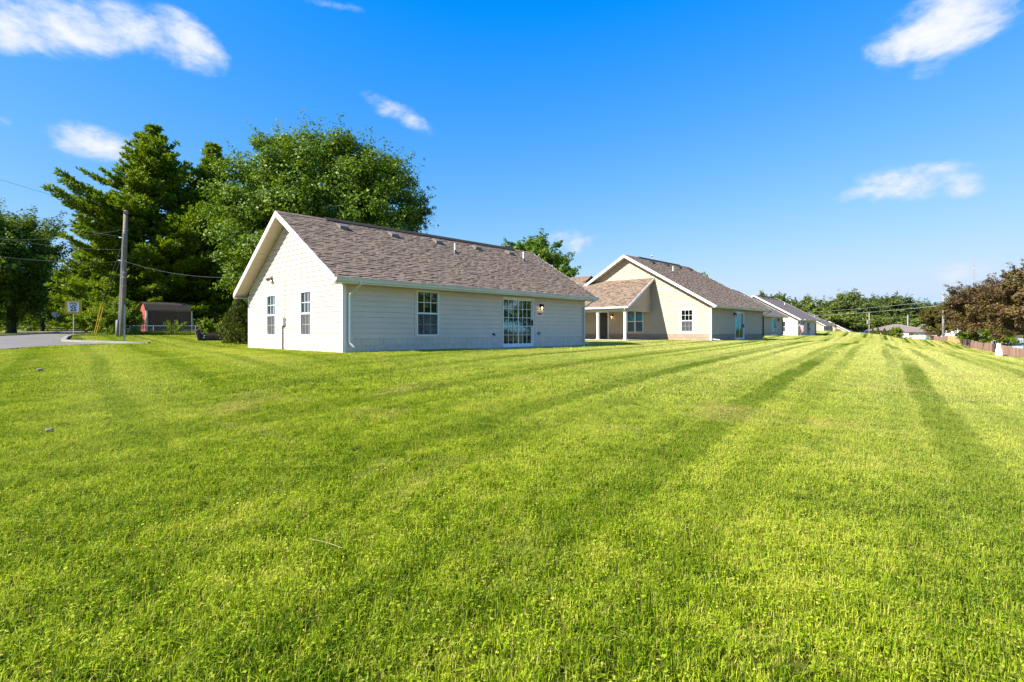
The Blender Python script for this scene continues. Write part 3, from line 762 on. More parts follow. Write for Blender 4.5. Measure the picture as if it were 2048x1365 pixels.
def downspout(h, x_top, x, mat, kick=(0.12, -0.3), z_end=0.2):
    ze, oe = h['ze'], h['oe']
    p = [(x_top, -oe - 0.06, ze - 0.12), (x_top, -oe - 0.06, ze - 0.2), (x, -0.075, ze - 0.52), (x, -0.075, z_end + 0.1), (x + kick[0], -0.075 + kick[1], z_end)]
    q = MB()
    def ring(c, ax):
        return [(c[0] - 0.038, c[1] - (0.03 if ax else 0), c[2] - (0 if ax else 0.03)), (c[0] + 0.038, c[1] - (0.03 if ax else 0), c[2] - (0 if ax else 0.03)),
                (c[0] + 0.038, c[1] + (0.03 if ax else 0), c[2] + (0 if ax else 0.03)), (c[0] - 0.038, c[1] + (0.03 if ax else 0), c[2] + (0 if ax else 0.03))]
    rings = [ring(p[0], 1), ring(p[1], 1), ring(p[2], 1), ring(p[3], 1), [(a + kick[0], b + kick[1], c - 0.1) for a, b, c in ring((p[3][0], p[3][1], p[3][2]), 1)]]
    rings[4] = [(rings[3][i][0] + kick[0], rings[3][i][1] + kick[1], rings[3][i][2] - 0.16 + (0.05 if i > 1 else 0)) for i in range(4)]
    for a, b in zip(rings, rings[1:]): q.prism(a, b)
    return q.build('downspout', mat, h['root'])

TABW = (0.13, 0.17, 0.21, 0.27)
def tab_layout(x0, x1, rows, e):
    out = []
    for i in range(rows):
        x = x0 - random.uniform(0, 0.15)
        while x < x1:
            k = random.randrange(4); w = TABW[k]; a = max(x, x0); b = min(x + w, x1)
            if b - a > 0.03: out.append((i, a, b, k, random.choice((1, 1, 0, 2, 2, 1)) if k < 3 else random.choice((1, 0))))
            x += w
    return out
def tab_verts(a, b, e, th):
    # in slope space: along, up-slope, off the deck
    return [(a, 0, 0.003), (b, 0, 0.003), (b, 0, th), (a, 0, th), (b, e * 0.5, th * 0.62), (a, e * 0.5, th * 0.62), (b, e * 1.03, 0.004), (a, e * 1.03, 0.004)]
TABF = [(0, 1, 2, 3), (3, 2, 4, 5), (5, 4, 6, 7), (1, 6, 4, 2), (0, 3, 5, 7)]
def tab_mesh(m, name, mats, dark):
    me = bpy.data.meshes.new(name); me.from_pydata([tuple(p) for p in m.v], [], m.f)
    for mt in mats: me.materials.append(mt)
    me.polygons.foreach_set('material_index', dark); return me
def shingle_slope(roof, frame, x0, x1, length, cam_local, n_parts, e=0.143, xlim=None):
    """frame: 4x4 from slope space to the roof's space"""
    rows = int(length / e)
    e = length / rows
    lay = tab_layout(x0, x1, rows, e)
    if xlim: lay = [t for t in lay if xlim((t[1] + t[2]) / 2, t[0] * e)]
    def dist(t):
        p = frame @ Vector(((t[1] + t[2]) / 2, t[0] * e, 0)); return (p - cam_local).length
    lay.sort(key=dist)
    parts, rest = lay[:n_parts], lay[n_parts:]
    proto = {}
    for i, a, b, k, thick in parts:
        if (k, thick) not in proto: proto[(k, thick)] = tab_mesh(MB().add(tab_verts(0, TABW[k] - 0.006, e, 0.021 if thick == 1 else 0.010), TABF), 'shingle', (M['shingle'], M['shingle_band']), [0, 0, int(thick == 2), 0, 0])
        o = bpy.data.objects.new('shingle', proto[(k, thick)]); link(o, roof)
        o.matrix_local = frame @ Matrix.Translation((a, i * e, 0)) @ Matrix.Diagonal(((b - a) / TABW[k], 1, 1, 1))
    m = MB(); dk = []
    for i, a, b, k, thick in rest:
        m.add([frame @ (Vector(p) + Vector((0, i * e, 0))) for p in tab_verts(a, b - 0.006, e, 0.021 if thick == 1 else 0.010)], TABF); dk += [0, 0, int(thick == 2), 0, 0]
    me = tab_mesh(m, 'shingles', (M['shingle_mass'], M['shingle_band']), dk)
    o = link(bpy.data.objects.new('shingles', me), roof); tag(o, kind='stuff')
def right_frame(h):
    th = math.atan(h['slr'])
    return Matrix(((1, 0, 0, 0), (0, math.cos(th), -math.sin(th), -h['oe']), (0, math.sin(th), math.cos(th), h['ze']), (0, 0, 0, 1)))
def cam_in(h):
    d = Vector((0, 0)) - h['C']; c, s = math.cos(-HROT), math.sin(-HROT)
    return Vector((d.x * c - d.y * s, d.x * s + d.y * c, CAMZ - h['zb']))
def s_on_roof(h, px, y):
    """along-house position of a roof point, y across, that lies in the direction of column px"""
    k = (px - 1024) / (FOC * 2048); q = h['C'] - V * y
    return (k * q.y - q.x) / (U.x - k * U.y)

# ---- the white house
C1 = Vector(((685.85 - 1024) / (FOC * 2048) * 17.2, 17.2))
lw = (2.9, 3.91, 0.56, 2.2); ls = (7.33, 9.33, 0.05, 2.2)
ga, gb = (5.14, 5.98, 0.55, 2.16), (2.17, 3.01, 0.56, 2.16)
h1 = make_house('white_house', 'white lap-sided house with brown shingle roof, number 716 beside its sliding door', C1, 0.0, 13.2, 7.9, 3.967, 2.43, 5.14, 2.31,
                ro=0.5, oe=0.44, oel=0.3, long_ops=(lw, ls), gab_ops=(ga, gb), detail=2)
r1 = h1['root']
window(r1, h1['PL'], *lw, cas_mat=M['white_siding'], casing=0.088)
slider(r1, h1['PL'], *ls)
for g in (ga, gb): window(r1, h1['PG'], *g, casing=0.088)
frs = right_frame(h1)
slope_len = math.hypot(h1['tr'] + h1['oe'], h1['zr'] - h1['ze'])
shingle_slope(h1['roof'], frs, h1['x0'] - 0.03, h1['x1'] + 0.03, slope_len, cam_in(h1), 300)
downspout(h1, 0.36, 0.2, M['gutter'], (0.06, -0.12), 0.26)
downspout(h1, 13.3, 13.09, M['grey_trim'], (0.1, -0.2), 0.12)
def ridge(h, a, b, mat='brown_metal'):
    tr, zr = h['tr'], h['zr']
    pr = [(tr - 0.17, zr - 0.17 * h['slr'] + 0.02), (tr - 0.17, zr - 0.17 * h['slr'] + 0.055), (tr, zr + 0.085), (tr + 0.17, zr - 0.17 * h['sll'] + 0.055), (tr + 0.17, zr - 0.17 * h['sll'] + 0.02), (tr, zr + 0.02)]
    MB().prism([(a, y, z) for y, z in pr], [(b, y, z) for y, z in pr]).build('ridge_vent', M[mat], h['roof'])
def ridge_caps(h, spans):
    tr, zr = h['tr'], h['zr']
    for a, b in spans:
        n = max(1, int((b - a) / 0.3))
        for k in range(n):
            p, q = a + (b - a) * k / n, a + (b - a) * (k + 1) / n + 0.02
            for dy, sl in ((-0.15, h['slr']), (0.15, h['sll'])):
                MB().hexa([(p, tr, zr + 0.022), (q, tr, zr + 0.014), (q, tr + dy, zr - 0.15 * sl + 0.014), (p, tr + dy, zr - 0.15 * sl + 0.022), (p, tr, zr + 0.032), (q, tr, zr + 0.022), (q, tr + dy, zr - 0.15 * sl + 0.022), (p, tr + dy, zr - 0.15 * sl + 0.032)]).build('ridge_cap', M['shingle'], h['roof'])
ridge(h1, 1.4, 12.2)
ridge_caps(h1, [(h1['x0'] - 0.02, 1.38), (12.22, h1['x1'])])
def box_vent(h, x, y, s=1.0, mat='vent_grey'):
    z = h['ze'] + (y + h['oe']) * h['slr']; sl = h['slr']
    y0, y1 = y - 0.2 * s, y + 0.2 * s; w = 0.2 * s
    z0, z1 = z - 0.2 * s * sl, z + 0.2 * s * sl
    m = MB().hexa([(x - w, y0, z0), (x + w, y0, z0), (x + w, y1, z1), (x - w, y1, z1), (x - w, y0 - 0.03, z0 + 0.17 * s), (x + w, y0 - 0.03, z0 + 0.17 * s), (x + w, y1 - 0.08 * s, z1 + 0.09 * s), (x - w, y1 - 0.08 * s, z1 + 0.09 * s)])
    m.build('roof_vent', M[mat], h['roof'])
M['vent_grey'] = paint('vent_grey', (0.17, 0.15, 0.125), 0.5, 0.08)
def vent_pipe(h, x, y, ht=0.42):
    z = h['ze'] + (y + h['oe']) * h['slr']
    p = MB().tube([(x, y, z - 0.05), (x, y, z + ht)], 0.04, 8).build('vent_pipe', M['trim'], h['roof'], False)
    lathe(MB(), (x, y, z - 0.02), [(0.13, -0.03), (0.1, 0.03), (0.045, 0.13)], 8).build('boot', M['black_metal'], p)
for px in (684, 786, 874, 952, 1018): box_vent(h1, s_on_roof(h1, px, 3.38), 3.38, 0.82)
vent_pipe(h1, s_on_roof(h1, 910, 2.55), 2.55); vent_pipe(h1, s_on_roof(h1, 1047, 2.75), 2.75, 0.45)
sconce(r1, h1['PL'], 9.78, 1.84)
text_mesh('716', 0.17, M['black_ink'], 'house_number', r1, (9.72, -0.032, 1.52), (PI / 2, 0, 0), 0.006)
MB().pbox(h1['PL'], 9.6, 9.72, 0.0, 0.07, 0.57, 0.69).build('outlet_cover', M['grey_wall'], r1)
hb = MB(); hb.tube([(6.78, 0, 0.6), (6.78, -0.1, 0.6), (6.78, -0.13, 0.54)], 0.02, 6); hb.pbox(h1['PL'], 6.74, 6.82, 0.02, 0.04, 0.56, 0.64); hb.box(6.73, 6.83, -0.075, -0.06, 0.63, 0.645)
hb.build('hose_tap', M['black_metal'], r1)
# fittings on the gable: flood light, meter box with its conduits
fl = MB().pbox(h1['PG'], 5.42, 5.54, 0, 0.06, 2.74, 2.9)
fl.tube([(-0.06, 5.48, 2.82), (-0.13, 5.46, 2.8), (-0.2, 5.40, 2.74)], [0.03, 0.045, 0.07], 8); fl.tube([(-0.06, 5.48, 2.82), (-0.13, 5.5, 2.8), (-0.2, 5.57, 2.74)], [0.03, 0.045, 0.07], 8)
fl.build('flood_light', M['pole_wood'], r1)
mbx = MB().pbox(h1['PG'], 4.26, 4.54, 0, 0.13, 0.94, 1.26).build('meter_box', M['grey_trim'], r1)
MB().tube([(-0.05, 4.44, 0.94), (-0.05, 4.44, 0.0)], 0.022, 6).build('conduit', M['brown_metal'], mbx)
MB().tube([(-0.035, 4.3, 1.26), (-0.035, 4.3, 2.75)], 0.014, 6).build('conduit', M['grey_trim'], mbx)
# patio under the sliding door
pat = MB(); pat.box(5.4, 12.6, -1.0, -0.04, -0.2, 0.035)
po = pat.build('patio', M['concrete']); po.location = (C1.x, C1.y, 0); po.rotation_euler = (0, 0, HROT); tag(po, 'thin concrete slab along the wall below the sliding door', kind='structure')

# ---- the cream house with a porch
C2 = Vector((13.55, 36.19)); B2 = 0.06
g2 = [(1.29, 2.18, 0.64, 2.2), (5.17, 6.54, 0.6, 2.24), (8.25, 9.07, 0.05, 2.2)]
s2 = (4.19, 5.97, 0.05, 2.15)
h2 = make_house('cream_house', 'cream lap-sided house with tan base course and a posted front porch', C2, B2, 10.1, 13.06, 6.53, 2.45, 6.48, 2.45, ro=0.5, oe=0.47, oel=0.47,
                siding='cream_siding', shake='shake_tan', detail=2, long_ops=(s2,), gab_ops=g2)
r2 = h2['root']
window(r2, h2['PG'], *g2[0], casing=0.1)
w2 = g2[1]; wm = (w2[0] + w2[1]) / 2
for a, b in ((w2[0], wm - 0.005), (wm + 0.005, w2[1])): window(r2, h2['PG'], a, b, w2[2], w2[3], grid=(1, 1), casing=0, blind=True)
slider(r2, h2['PL'], *s2, grid=(1, 1), bars=False)
d2 = g2[2]
dr = MB(); dr.pbox(h2['PG'], d2[0] + 0.04, d2[1] - 0.04, -0.06, -0.01, d2[2], d2[3] - 0.04)
for zz in ((0.25, 0.95), (1.05, 1.95)):
    for aa in ((d2[0] + 0.12, d2[0] + 0.38), (d2[0] + 0.44, d2[1] - 0.12)): dr.pbox(h2['PG'], aa[0], aa[1], -0.012, 0.004, zz[0], zz[1])
dro = dr.build('front_door', M['door_brown'], r2)
df = MB(); df.pbox(h2['PG'], d2[0] - 0.07, d2[0] + 0.04, -0.06, 0.035, d2[2], d2[3] + 0.07); df.pbox(h2['PG'], d2[1] - 0.04, d2[1] + 0.07, -0.06, 0.035, d2[2], d2[3] + 0.07); df.pbox(h2['PG'], d2[0] + 0.04, d2[1] - 0.04, -0.06, 0.035, d2[3] - 0.04, d2[3] + 0.07)
df.build('door_frame', M['trim'], dro)
MB().tube([h2['PG'](d2[0] + 0.12, 0.0, 1.05), h2['PG'](d2[0] + 0.12, 0.07, 1.05)], 0.03, 8).build('handle', M['black_metal'], dro)
sconce(r2, h2['PG'], 7.86, 1.86)
sconce(r2, h2['PL'], 3.95, 1.9, False)
shingle_slope(h2['roof'], right_frame(h2), h2['x0'] - 0.03, h2['x1'] + 0.03, math.hypot(h2['tr'] + h2['oe'], h2['zr'] - h2['ze']), cam_in(h2), 0, 0.16)
ridge(h2, 1.6, 8.6); ridge_caps(h2, [(h2['x0'] - 0.02, 1.58), (8.62, h2['x1'])])
for x in (2.6, 5.0, 7.2, 9.2): box_vent(h2, x, 5.9, 0.9, 'black_metal')
vent_pipe(h2, s_on_roof(h2, 1346, 4.4), 4.4, 0.5)
dish = MB(); lathe(dish, (4.4, 6.9, h2['zr'] + 0.1), [(0.02, -0.3), (0.02, 0.25), (0.16, 0.32), (0.02, 0.4)], 8); dish.build('roof_fan', M['grey_trim'], h2['roof'])
downspout(h2, 10.3, 10.0, M['brown_metal'], (0.08, -0.15), 0.15)
MB().tube([(0.12, -0.05, 0.12), (0.2, -0.25, 0.1), (0.42, -0.4, 0.08)], 0.05, 8).build('drain_pipe', M['trim'], r2)
MB().pbox(h2['PG'], 4.9, 4.98, 0, 0.05, 0.72, 0.8).build('outlet_cover', M['grey_trim'], r2)
# porch
PT0, PT1, PD = 4.24, 19.0, 3.65
pz0, pz1 = 4.63, 2.40
psl = (pz0 - pz1) / PD
pf = [(0.0, pz0), (-PD, pz1), (-PD, pz1 - 0.1), (0.0, pz0 - 0.1)]
porch = MB().prism([(x, PT0, z) for x, z in pf], [(x, PT1, z) for x, z in pf]).build('porch_roof', M['roof_deck'], r2)
wf = [(0.0, pz0), (1.1, pz0 + 1.1 * psl), (5.0, pz0 - 1.3), (5.0, pz0 - 1.42), (1.1, pz0 + 1.1 * psl - 0.12), (0.0, pz0 - 0.1)]
MB().prism([(x, 10.6, z) for x, z in wf], [(x, PT1, z) for x, z in wf]).build('wing_roof', M['roof_deck'], r2)
MB().box(0.2, 4.6, 13.2, 18.6, 0.0, 2.5).build('wing_wall', M['cream_siding'], r2)
thp = math.atan(psl)
# slope space: along = -t, up-slope = +x
pfr = Matrix(((0, math.cos(thp), -math.sin(thp), -PD), (-1, 0, 0, PT1), (0, math.sin(thp), math.cos(thp), pz1), (0, 0, 0, 1)))
shingle_slope(porch, pfr, 0.0, PT1 - PT0 + 0.02, math.hypot(PD, pz0 - pz1), cam_in(h2), 0, 0.16)
pfr2 = Matrix(((0, math.cos(thp), -math.sin(thp), 0), (-1, 0, 0, PT1), (0, math.sin(thp), math.cos(thp), pz0), (0, 0, 0, 1)))
shingle_slope(porch, pfr2, 0.0, PT1 - 10.6, 1.1 / math.cos(thp), cam_in(h2), 0, 0.16)
MB().prism([(x, PT0 - 0.03, z) for x, z in [(0.0, pz0 + 0.02), (-PD, pz1 + 0.02), (-PD, pz1 - 0.15), (0.0, pz0 - 0.16)]], [(x, PT0, z) for x, z in [(0.0, pz0 + 0.02), (-PD, pz1 + 0.02), (-PD, pz1 - 0.15), (0.0, pz0 - 0.16)]]).build('rake_board', M['trim'], porch)
MB().box(-PD - 0.1, -PD, PT0 - 0.03, PT1, pz1 - 0.12, pz1 - 0.01).build('gutter', M['trim'], porch)
MB().box(-PD + 0.22, -PD + 0.42, PT0 + 0.35, PT1 - 0.4, 2.08, 2.3).build('beam', M['trim'], porch)
MB().box(-PD + 0.42, -0.03, PT0 + 0.3, PT1 - 0.4, 2.27, 2.3).build('porch_ceiling', M['cream_siding'], porch)
# boarded end of the porch roof
ye = PT0 + 0.3
zz = 2.08
pe = MB()
while zz < pz0 - 0.3:
    zc = min(zz + 0.18, pz0 - 0.25)
    xa = max(-PD + 0.24, -PD + (zz + 0.13 - pz1) / psl); xb = max(-PD + 0.24, -PD + (zc + 0.13 - pz1) / psl)
    if xb < -0.05:
        MB().hexa([(xa, ye - 0.024, zz), (-0.03, ye - 0.024, zz), (-0.03, ye + 0.05, zz), (xa, ye + 0.05, zz), (xb, ye - 0.008, zc), (-0.03, ye - 0.008, zc), (-0.03, ye + 0.05, zc), (xb, ye + 0.05, zc)]).build('siding_board', M['cream_siding'], porch)
    zz = zc
for t in (4.68, 6.94, 9.2, 11.5, 14.0, 16.5):
    pm = MB(); x = -PD + 0.32
    pm.box(x - 0.075, x + 0.075, t - 0.075, t + 0.075, 0.12, 2.08); pm.box(x - 0.1, x + 0.1, t - 0.1, t + 0.1, 0.06, 0.2); pm.box(x - 0.1, x + 0.1, t - 0.1, t + 0.1, 1.98, 2.079)
    pm.build('porch_post', M['trim'], r2)
MB().tube([(-PD - 0.05, 4.5, pz1 - 0.1), (-PD - 0.05, 4.5, pz1 - 0.2), (-PD + 0.2, 4.55, pz1 - 0.4), (-PD + 0.2, 4.55, 0.2)], 0.035, 6).build('downspout', M['trim'], r2)
MB().box(-PD + 0.1, -0.03, PT0 + 0.1, PT1 - 0.3, -0.3, 0.06).build('porch_floor', M['concrete'], r2)

# ---- further houses of the row
def simple_house(name, label, C, zb, L, W, siding, s_door=None, g_win=None, **k):
    ops = (s_door,) if s_door else (); go = (g_win,) if g_win else ()
    tr = W / 2
    zr = 2.43 + 0.577 * (tr + 0.47)
    h = make_house(name, label, C, zb, L, W, tr, 2.43, zr, 2.43, oel=0.47, siding=siding, detail=0, long_ops=ops, gab_ops=go, group='houses in a row along the lawn', trim=k.get('trim', 'trim'))
    if s_door: slider(h['root'], h['PL'], *s_door, grid=(1, 1), bars=False)
    if g_win: window(h['root'], h['PG'], *g_win, grid=(3, 2), casing=0.08)
    ridge(h, 1.2, L - 1.2)
    for x in (1.6, L / 2 - 1, L / 2 + 1.2, L - 1.5): box_vent(h, x, tr - 0.6, 0.9, 'black_metal')
    vent_pipe(h, L * 0.55, tr * 0.55, 0.5)
    downspout(h, L + 0.2, L - 0.1, M['brown_metal'], (0.08, -0.15), 0.15)
    return h
hb2 = simple_house('tan_house', 'tan house with pale sliding door set back behind the cream house', (27.27, 59.6), gz(30, 62), 9.5, 11.2, 'cream_siding', (5.3, 7.0, 0.1, 2.15))
sconce(hb2['root'], hb2['PL'], 7.6, 1.9, False)
hb3 = simple_house('pale_house', 'pale house with bright white gable and a flag at its corner', (38.8, 72.28), gz(40, 74), 8.9, 11.2, 'white_siding', (4.4, 5.9, 0.1, 2.15), (1.5, 2.9, 0.7, 2.1))
hb4 = simple_house('small_tan_house', 'small tan house with dark doorway beyond the flag house', (73.6, 125.7), -0.25, 8.2, 11.2, 'cream_siding', (3.0, 4.6, 0.1, 2.15))
hb5 = simple_house('low_house', 'lowest far house whose eaves stand just above the lawn', (101.8, 160.8), -1.73, 9.0, 12.0, 'cream_siding', (3.0, 4.6, 0.1, 2.15))
# flag on the pale house
def flag_mat():
    m, nt, out = new_mat('striped_cloth')
    tcn = mnode(nt, 'ShaderNodeUVMap'); sp = mnode(nt, 'ShaderNodeSeparateXYZ'); nt.links.new(tcn.outputs[0], sp.inputs[0])
    st = mth(nt, 'GREATER_THAN', mth(nt, 'FRACT', mth(nt, 'MULTIPLY', sp.outputs[1], 6.5)), 0.5)
    c = mixrgb(nt, st, (0.5, 0.03, 0.04), (0.75, 0.75, 0.75))
    can = mth(nt, 'MULTIPLY', mth(nt, 'LESS_THAN', sp.outputs[0], 0.4), mth(nt, 'GREATER_THAN', sp.outputs[1], 0.46))
    dots = mnode(nt, 'ShaderNodeTexVoronoi'); dots.inputs['Scale'].default_value = 14; dots.inputs['Randomness'].default_value = 0.1; nt.links.new(tcn.outputs[0], dots.inputs['Vector'])
    star = mth(nt, 'LESS_THAN', dots.outputs['Distance'], 0.28)
    c = mixrgb(nt, can, c, mixrgb(nt, star, (0.03, 0.04, 0.2), (0.75, 0.75, 0.75)))
    b = mnode(nt, 'ShaderNodeBsdfPrincipled'); b.inputs['Roughness'].default_value = 0.8; nt.links.new(c, b.inputs['Base Color']); nt.links.new(b.outputs[0], out.inputs[0]); return m
p3 = Vector((38.8, 72.28)) + V * 0.05
flag = thing('flag', 'striped flag hanging from a slanted pole on the corner of the pale house', 'flag', (p3.x, p3.y, gz(40, 74) + 1.45), HROT)
MB().tube([(0, 0, 0), (0.55, -0.75, 0.95)], 0.03, 6).build('flagpole', M['trim'], flag)
NU, NV = 10, 14
fv, ff, fuv = [], [], []
for j in range(NV + 1):
    for i in range(NU + 1):
        a, b = i / NU, j / NV
        q = Vector((0.53, -0.73, 0.93)) * (1 - a * 0.72)
        fv.append((q.x + 0.05 * math.sin(7 * b + 2 * a), q.y + 0.09 * math.sin(9 * a + 3 * b) + 0.1 * b, q.z - 1.35 * b - 0.35 * a * b)); fuv.append((b, 1 - a))
for j in range(NV):
    for i in range(NU): ff.append((j * (NU + 1) + i, j * (NU + 1) + i + 1, (j + 1) * (NU + 1) + i + 1, (j + 1) * (NU + 1) + i))
fme = bpy.data.meshes.new('cloth'); fme.from_pydata(fv, [], ff); uvl = fme.uv_layers.new(name='UVMap')
for l in fme.loops: uvl.data[l.index].uv = fuv[l.vertex_index]
fme.materials.append(flag_mat()); fo = link(bpy.data.objects.new('cloth', fme), flag)
sm = fo.modifiers.new('thick', 'SOLIDIFY'); sm.thickness = 0.006

# ---- hip-roofed bungalow and others beyond the lawn
def hip_house(name, label, loc, rz, Lx, Ly, he, hr, ov, wall_m, roof_m, wins, group=None):
    r = thing(name, label, 'house', loc, rz, group)
    MB().box(-Lx / 2, Lx / 2, -Ly / 2, Ly / 2, -0.5, he).build('wall', M[wall_m], r)
    a, b = Lx / 2 + ov, Ly / 2 + ov; k = max(a - b, 0.4)
    vs_ = [(-a, -b, he - 0.05), (a, -b, he - 0.05), (a, b, he - 0.05), (-a, b, he - 0.05), (-a, -b, he + 0.12), (a, -b, he + 0.12), (a, b, he + 0.12), (-a, b, he + 0.12), (-k, 0, hr), (k, 0, hr)]
    MB().add(vs_, [(3, 2, 1, 0), (0, 1, 5, 4), (1, 2, 6, 5), (2, 3, 7, 6), (3, 0, 4, 7), (4, 5, 9, 8), (5, 6, 9), (6, 7, 8, 9), (7, 4, 8)]).build('roof', M[roof_m], r)
    P = lambda q, d, z: (q, -Ly / 2 - d, z)
    for q0, q1, z0, z1, kind in wins:
        f = MB()
        f.pbox(P, q0, q1, -0.02, 0.05, z0, z0 + 0.07); f.pbox(P, q0, q1, -0.02, 0.05, z1 - 0.07, z1); f.pbox(P, q0, q0 + 0.07, -0.02, 0.05, z0 + 0.07, z1 - 0.07); f.pbox(P, q1 - 0.07, q1, -0.02, 0.05, z0 + 0.07, z1 - 0.07)
        w = f.build('window' if kind == 'w' else 'door', M['trim'], r)
        MB().pbox(P, q0 + 0.07, q1 - 0.07, -0.01, 0.015, z0 + 0.07, z1 - 0.07).build('pane' if kind == 'w' else 'door_leaf', M['car_glass'] if kind == 'w' else M['trim'], w)
    return r
bx, by = at(1806, 128)
hip_house('bungalow', 'low brown hip-roofed bungalow at the end of the lawn', (bx + 0.6, by + 3, -1.45), R(-22), 9.5, 8.0, 2.45, 4.0, 0.7, 'far_tan', 'far_roof', [(-3.6, -2.0, 0.9, 2.0, 'w'), (0.4, 1.3, 0.0, 2.0, 'd'), (2.2, 3.8, 0.9, 2.0, 'w')])
bx, by = at(1836, 118)
hip_house('bungalow', 'small dark-roofed carport wing with yellow wall beside the bungalow', (bx, by, -1.4), R(-22), 6.2, 5.0, 2.0, 2.9, 0.6, 'far_tan', 'far_roof', [(-1.6, 0.6, 0.0, 1.9, 'd')])
bx, by = at(1852, 150)
hip_house('bungalow', 'pale brown roof rising behind the dark-roofed carport wing', (bx + 2, by, -1.4), R(-22), 10, 8, 2.6, 4.1, 0.6, 'far_tan', 'far_roof', [(-3, -1.5, 0.9, 2.0, 'w')])
bx, by = at(1757, 175)
hip_house('bungalow', 'far house with a rust red roof among dark trees', (bx, by, -1.5), R(-30), 10, 8, 3.2, 4.8, 0.5, 'grey_wall', 'brick', [(-3, -1.5, 0.9, 2.0, 'w')])
bx, by = at(1908, 128)
hip_house('bungalow', 'white house seen under the brown-leaved trees', (bx, by, -1.2), R(-35), 12, 8, 3.4, 4.9, 0.5, 'trim', 'far_roof', [(-4, -2.5, 0.9, 2.1, 'w'), (1, 2.5, 0.9, 2.1, 'w')])
bx, by = at(66, 165)
hip_house('garage', 'small dark grey garage with a white door down the street', (bx, by, gz(bx, by) - 0.2), R(25), 5.2, 6, 2.1, 3.6, 0.4, 'grey_wall', 'far_roof', [(-1.4, 0.9, 0.0, 1.9, 'd')])
bx, by = at(441, 82)
bh = hip_house('brick_house', 'red brick house glimpsed between the pines and the shrubs', (bx, by, 0.35), R(-10), 5.5, 6, 2.9, 4.4, 0.4, 'brick', 'far_roof', [(-1.4, -0.2, 1.0, 2.2, 'w'), (0.8, 1.7, 0.0, 2.1, 'd')])
# ------------------------------------------------------------------ street furniture and odd things
def wire(p, q, sag, label, mat='wire', r=0.008, group=None):
    p, q = Vector(p), Vector(q); pts = []
    for k in range(17):
        t = k / 16; c = p.lerp(q, t); c.z -= sag * 4 * t * (1 - t); pts.append(c)
    o = MB().tube(pts, r, 5).build('overhead_wire', M[mat]); tag(o, label, 'wire', group); return o
def P3(px, py, D): x, y = at(px, D); return (x, y, zat(py, D))

# utility pole at the street corner
bx, by = at(243.5, 37); tx, ty = at(252, 37.2); ztop = zat(420, 37)
gb0 = gz(bx, by)
pole = thing('utility_pole', 'weathered wooden utility pole with metal riser beside the street corner', 'pole', (bx, by, gb0))
tp = Vector((tx - bx, ty - by, ztop - gb0))
MB().tube([tuple(tp * k + Vector((0, 0, -0.6 if k == 0 else 0))) for k in (0, .25, .5, .75, 1)], [0.19, 0.18, 0.165, 0.15, 0.135], 12).build('pole', M['pole_wood'], pole, True)
for k, s in ((0.40, 0.0), (0.47, 0.0), (0.51, 0.0), (0.84, 0.0)):
    c = tp * k; MB().tube([tuple(c - tp.normalized() * 0.03), tuple(c + tp.normalized() * 0.03)], 0.185 - 0.045 * k + 0.004, 12).build('band', M['galv'], pole)
MB().tube([(-0.24, -0.06, 0.0), (-0.23, -0.06, 1.15), (-0.17, -0.06, 1.3)], [0.13, 0.12, 0.05], 8).build('riser', M['grey_pole'], pole, True)
MB().tube([(-0.1, -0.17, 1.2), tuple(tp * 0.82 + Vector((-0.04, -0.18, 0)))], 0.022, 6).build('conduit', M['galv'], pole)
br = MB(); c = tp * 0.985; br.box(c.x - 0.05, c.x + 0.3, c.y - 0.2, c.y - 0.1, c.z - 0.12, c.z + 0.05); br.tube([(c.x + 0.25, c.y - 0.15, c.z - 0.2), (c.x + 0.25, c.y - 0.15, c.z + 0.08)], [0.07, 0.05], 8)
br.build('bracket', M['brown_metal'], pole)
for k in (0.78, 0.60):
    c = tp * k; MB().tube([(c.x - 0.13, c.y - 0.14, c.z), (c.x - 0.32, c.y - 0.16, c.z + 0.03)], 0.035, 6).build('insulator', M['galv'], pole)
wire(P3(249, 459, 37), P3(-90, 472, 40), 0.5, 'service wire running left from high on the wooden utility pole')
wire(P3(250, 475, 37), P3(-60, 405, 46), 0.3, 'wire slanting up to the left from the wooden utility pole')
wire(P3(248, 522, 37), P3(500, 556, 25.5), 0.35, 'service drop from the wooden pole to the white house')
wire(P3(249, 500, 37), P3(-60, 462, 50), 0.4, 'lower wire crossing the gap between the trees beside the pole')
wire(P3(247, 524, 37), P3(-80, 500, 52), 0.4, 'lowest wire from the wooden pole over the street')
wire(P3(-60, 341, 48), P3(330, 450, 62), 0.2, 'thin high wire vanishing into the tall pine', r=0.012)

# guy wires with yellow guards
for k, (pa, ya, pb, yb) in enumerate(((187, 664, 203, 607), (190.5, 664, 206.5, 615))):
    D = 39 + 0.15 * k
    a, b = Vector(P3(pa, ya, D)), Vector(P3(pb, yb, D)); a.z = gz(a.x, a.y)
    g = thing('guy_wire', ['longer yellow guy wire guard slanting by the utility pole', 'shorter yellow guy wire guard slanting by the utility pole'][k], 'guy wire', tuple(a), 0, 'guy wires at the street corner')
    MB().tube([(0, 0, -0.1), tuple(b - a)], 0.036, 7).build('guard', M['yellow'], g)
    top = Vector((bx, by, gb0)) + tp * (0.8 - 0.1 * k)
    MB().tube([tuple(b - a), tuple(top - a)], 0.008, 4).build('strand', M['galv'], g)

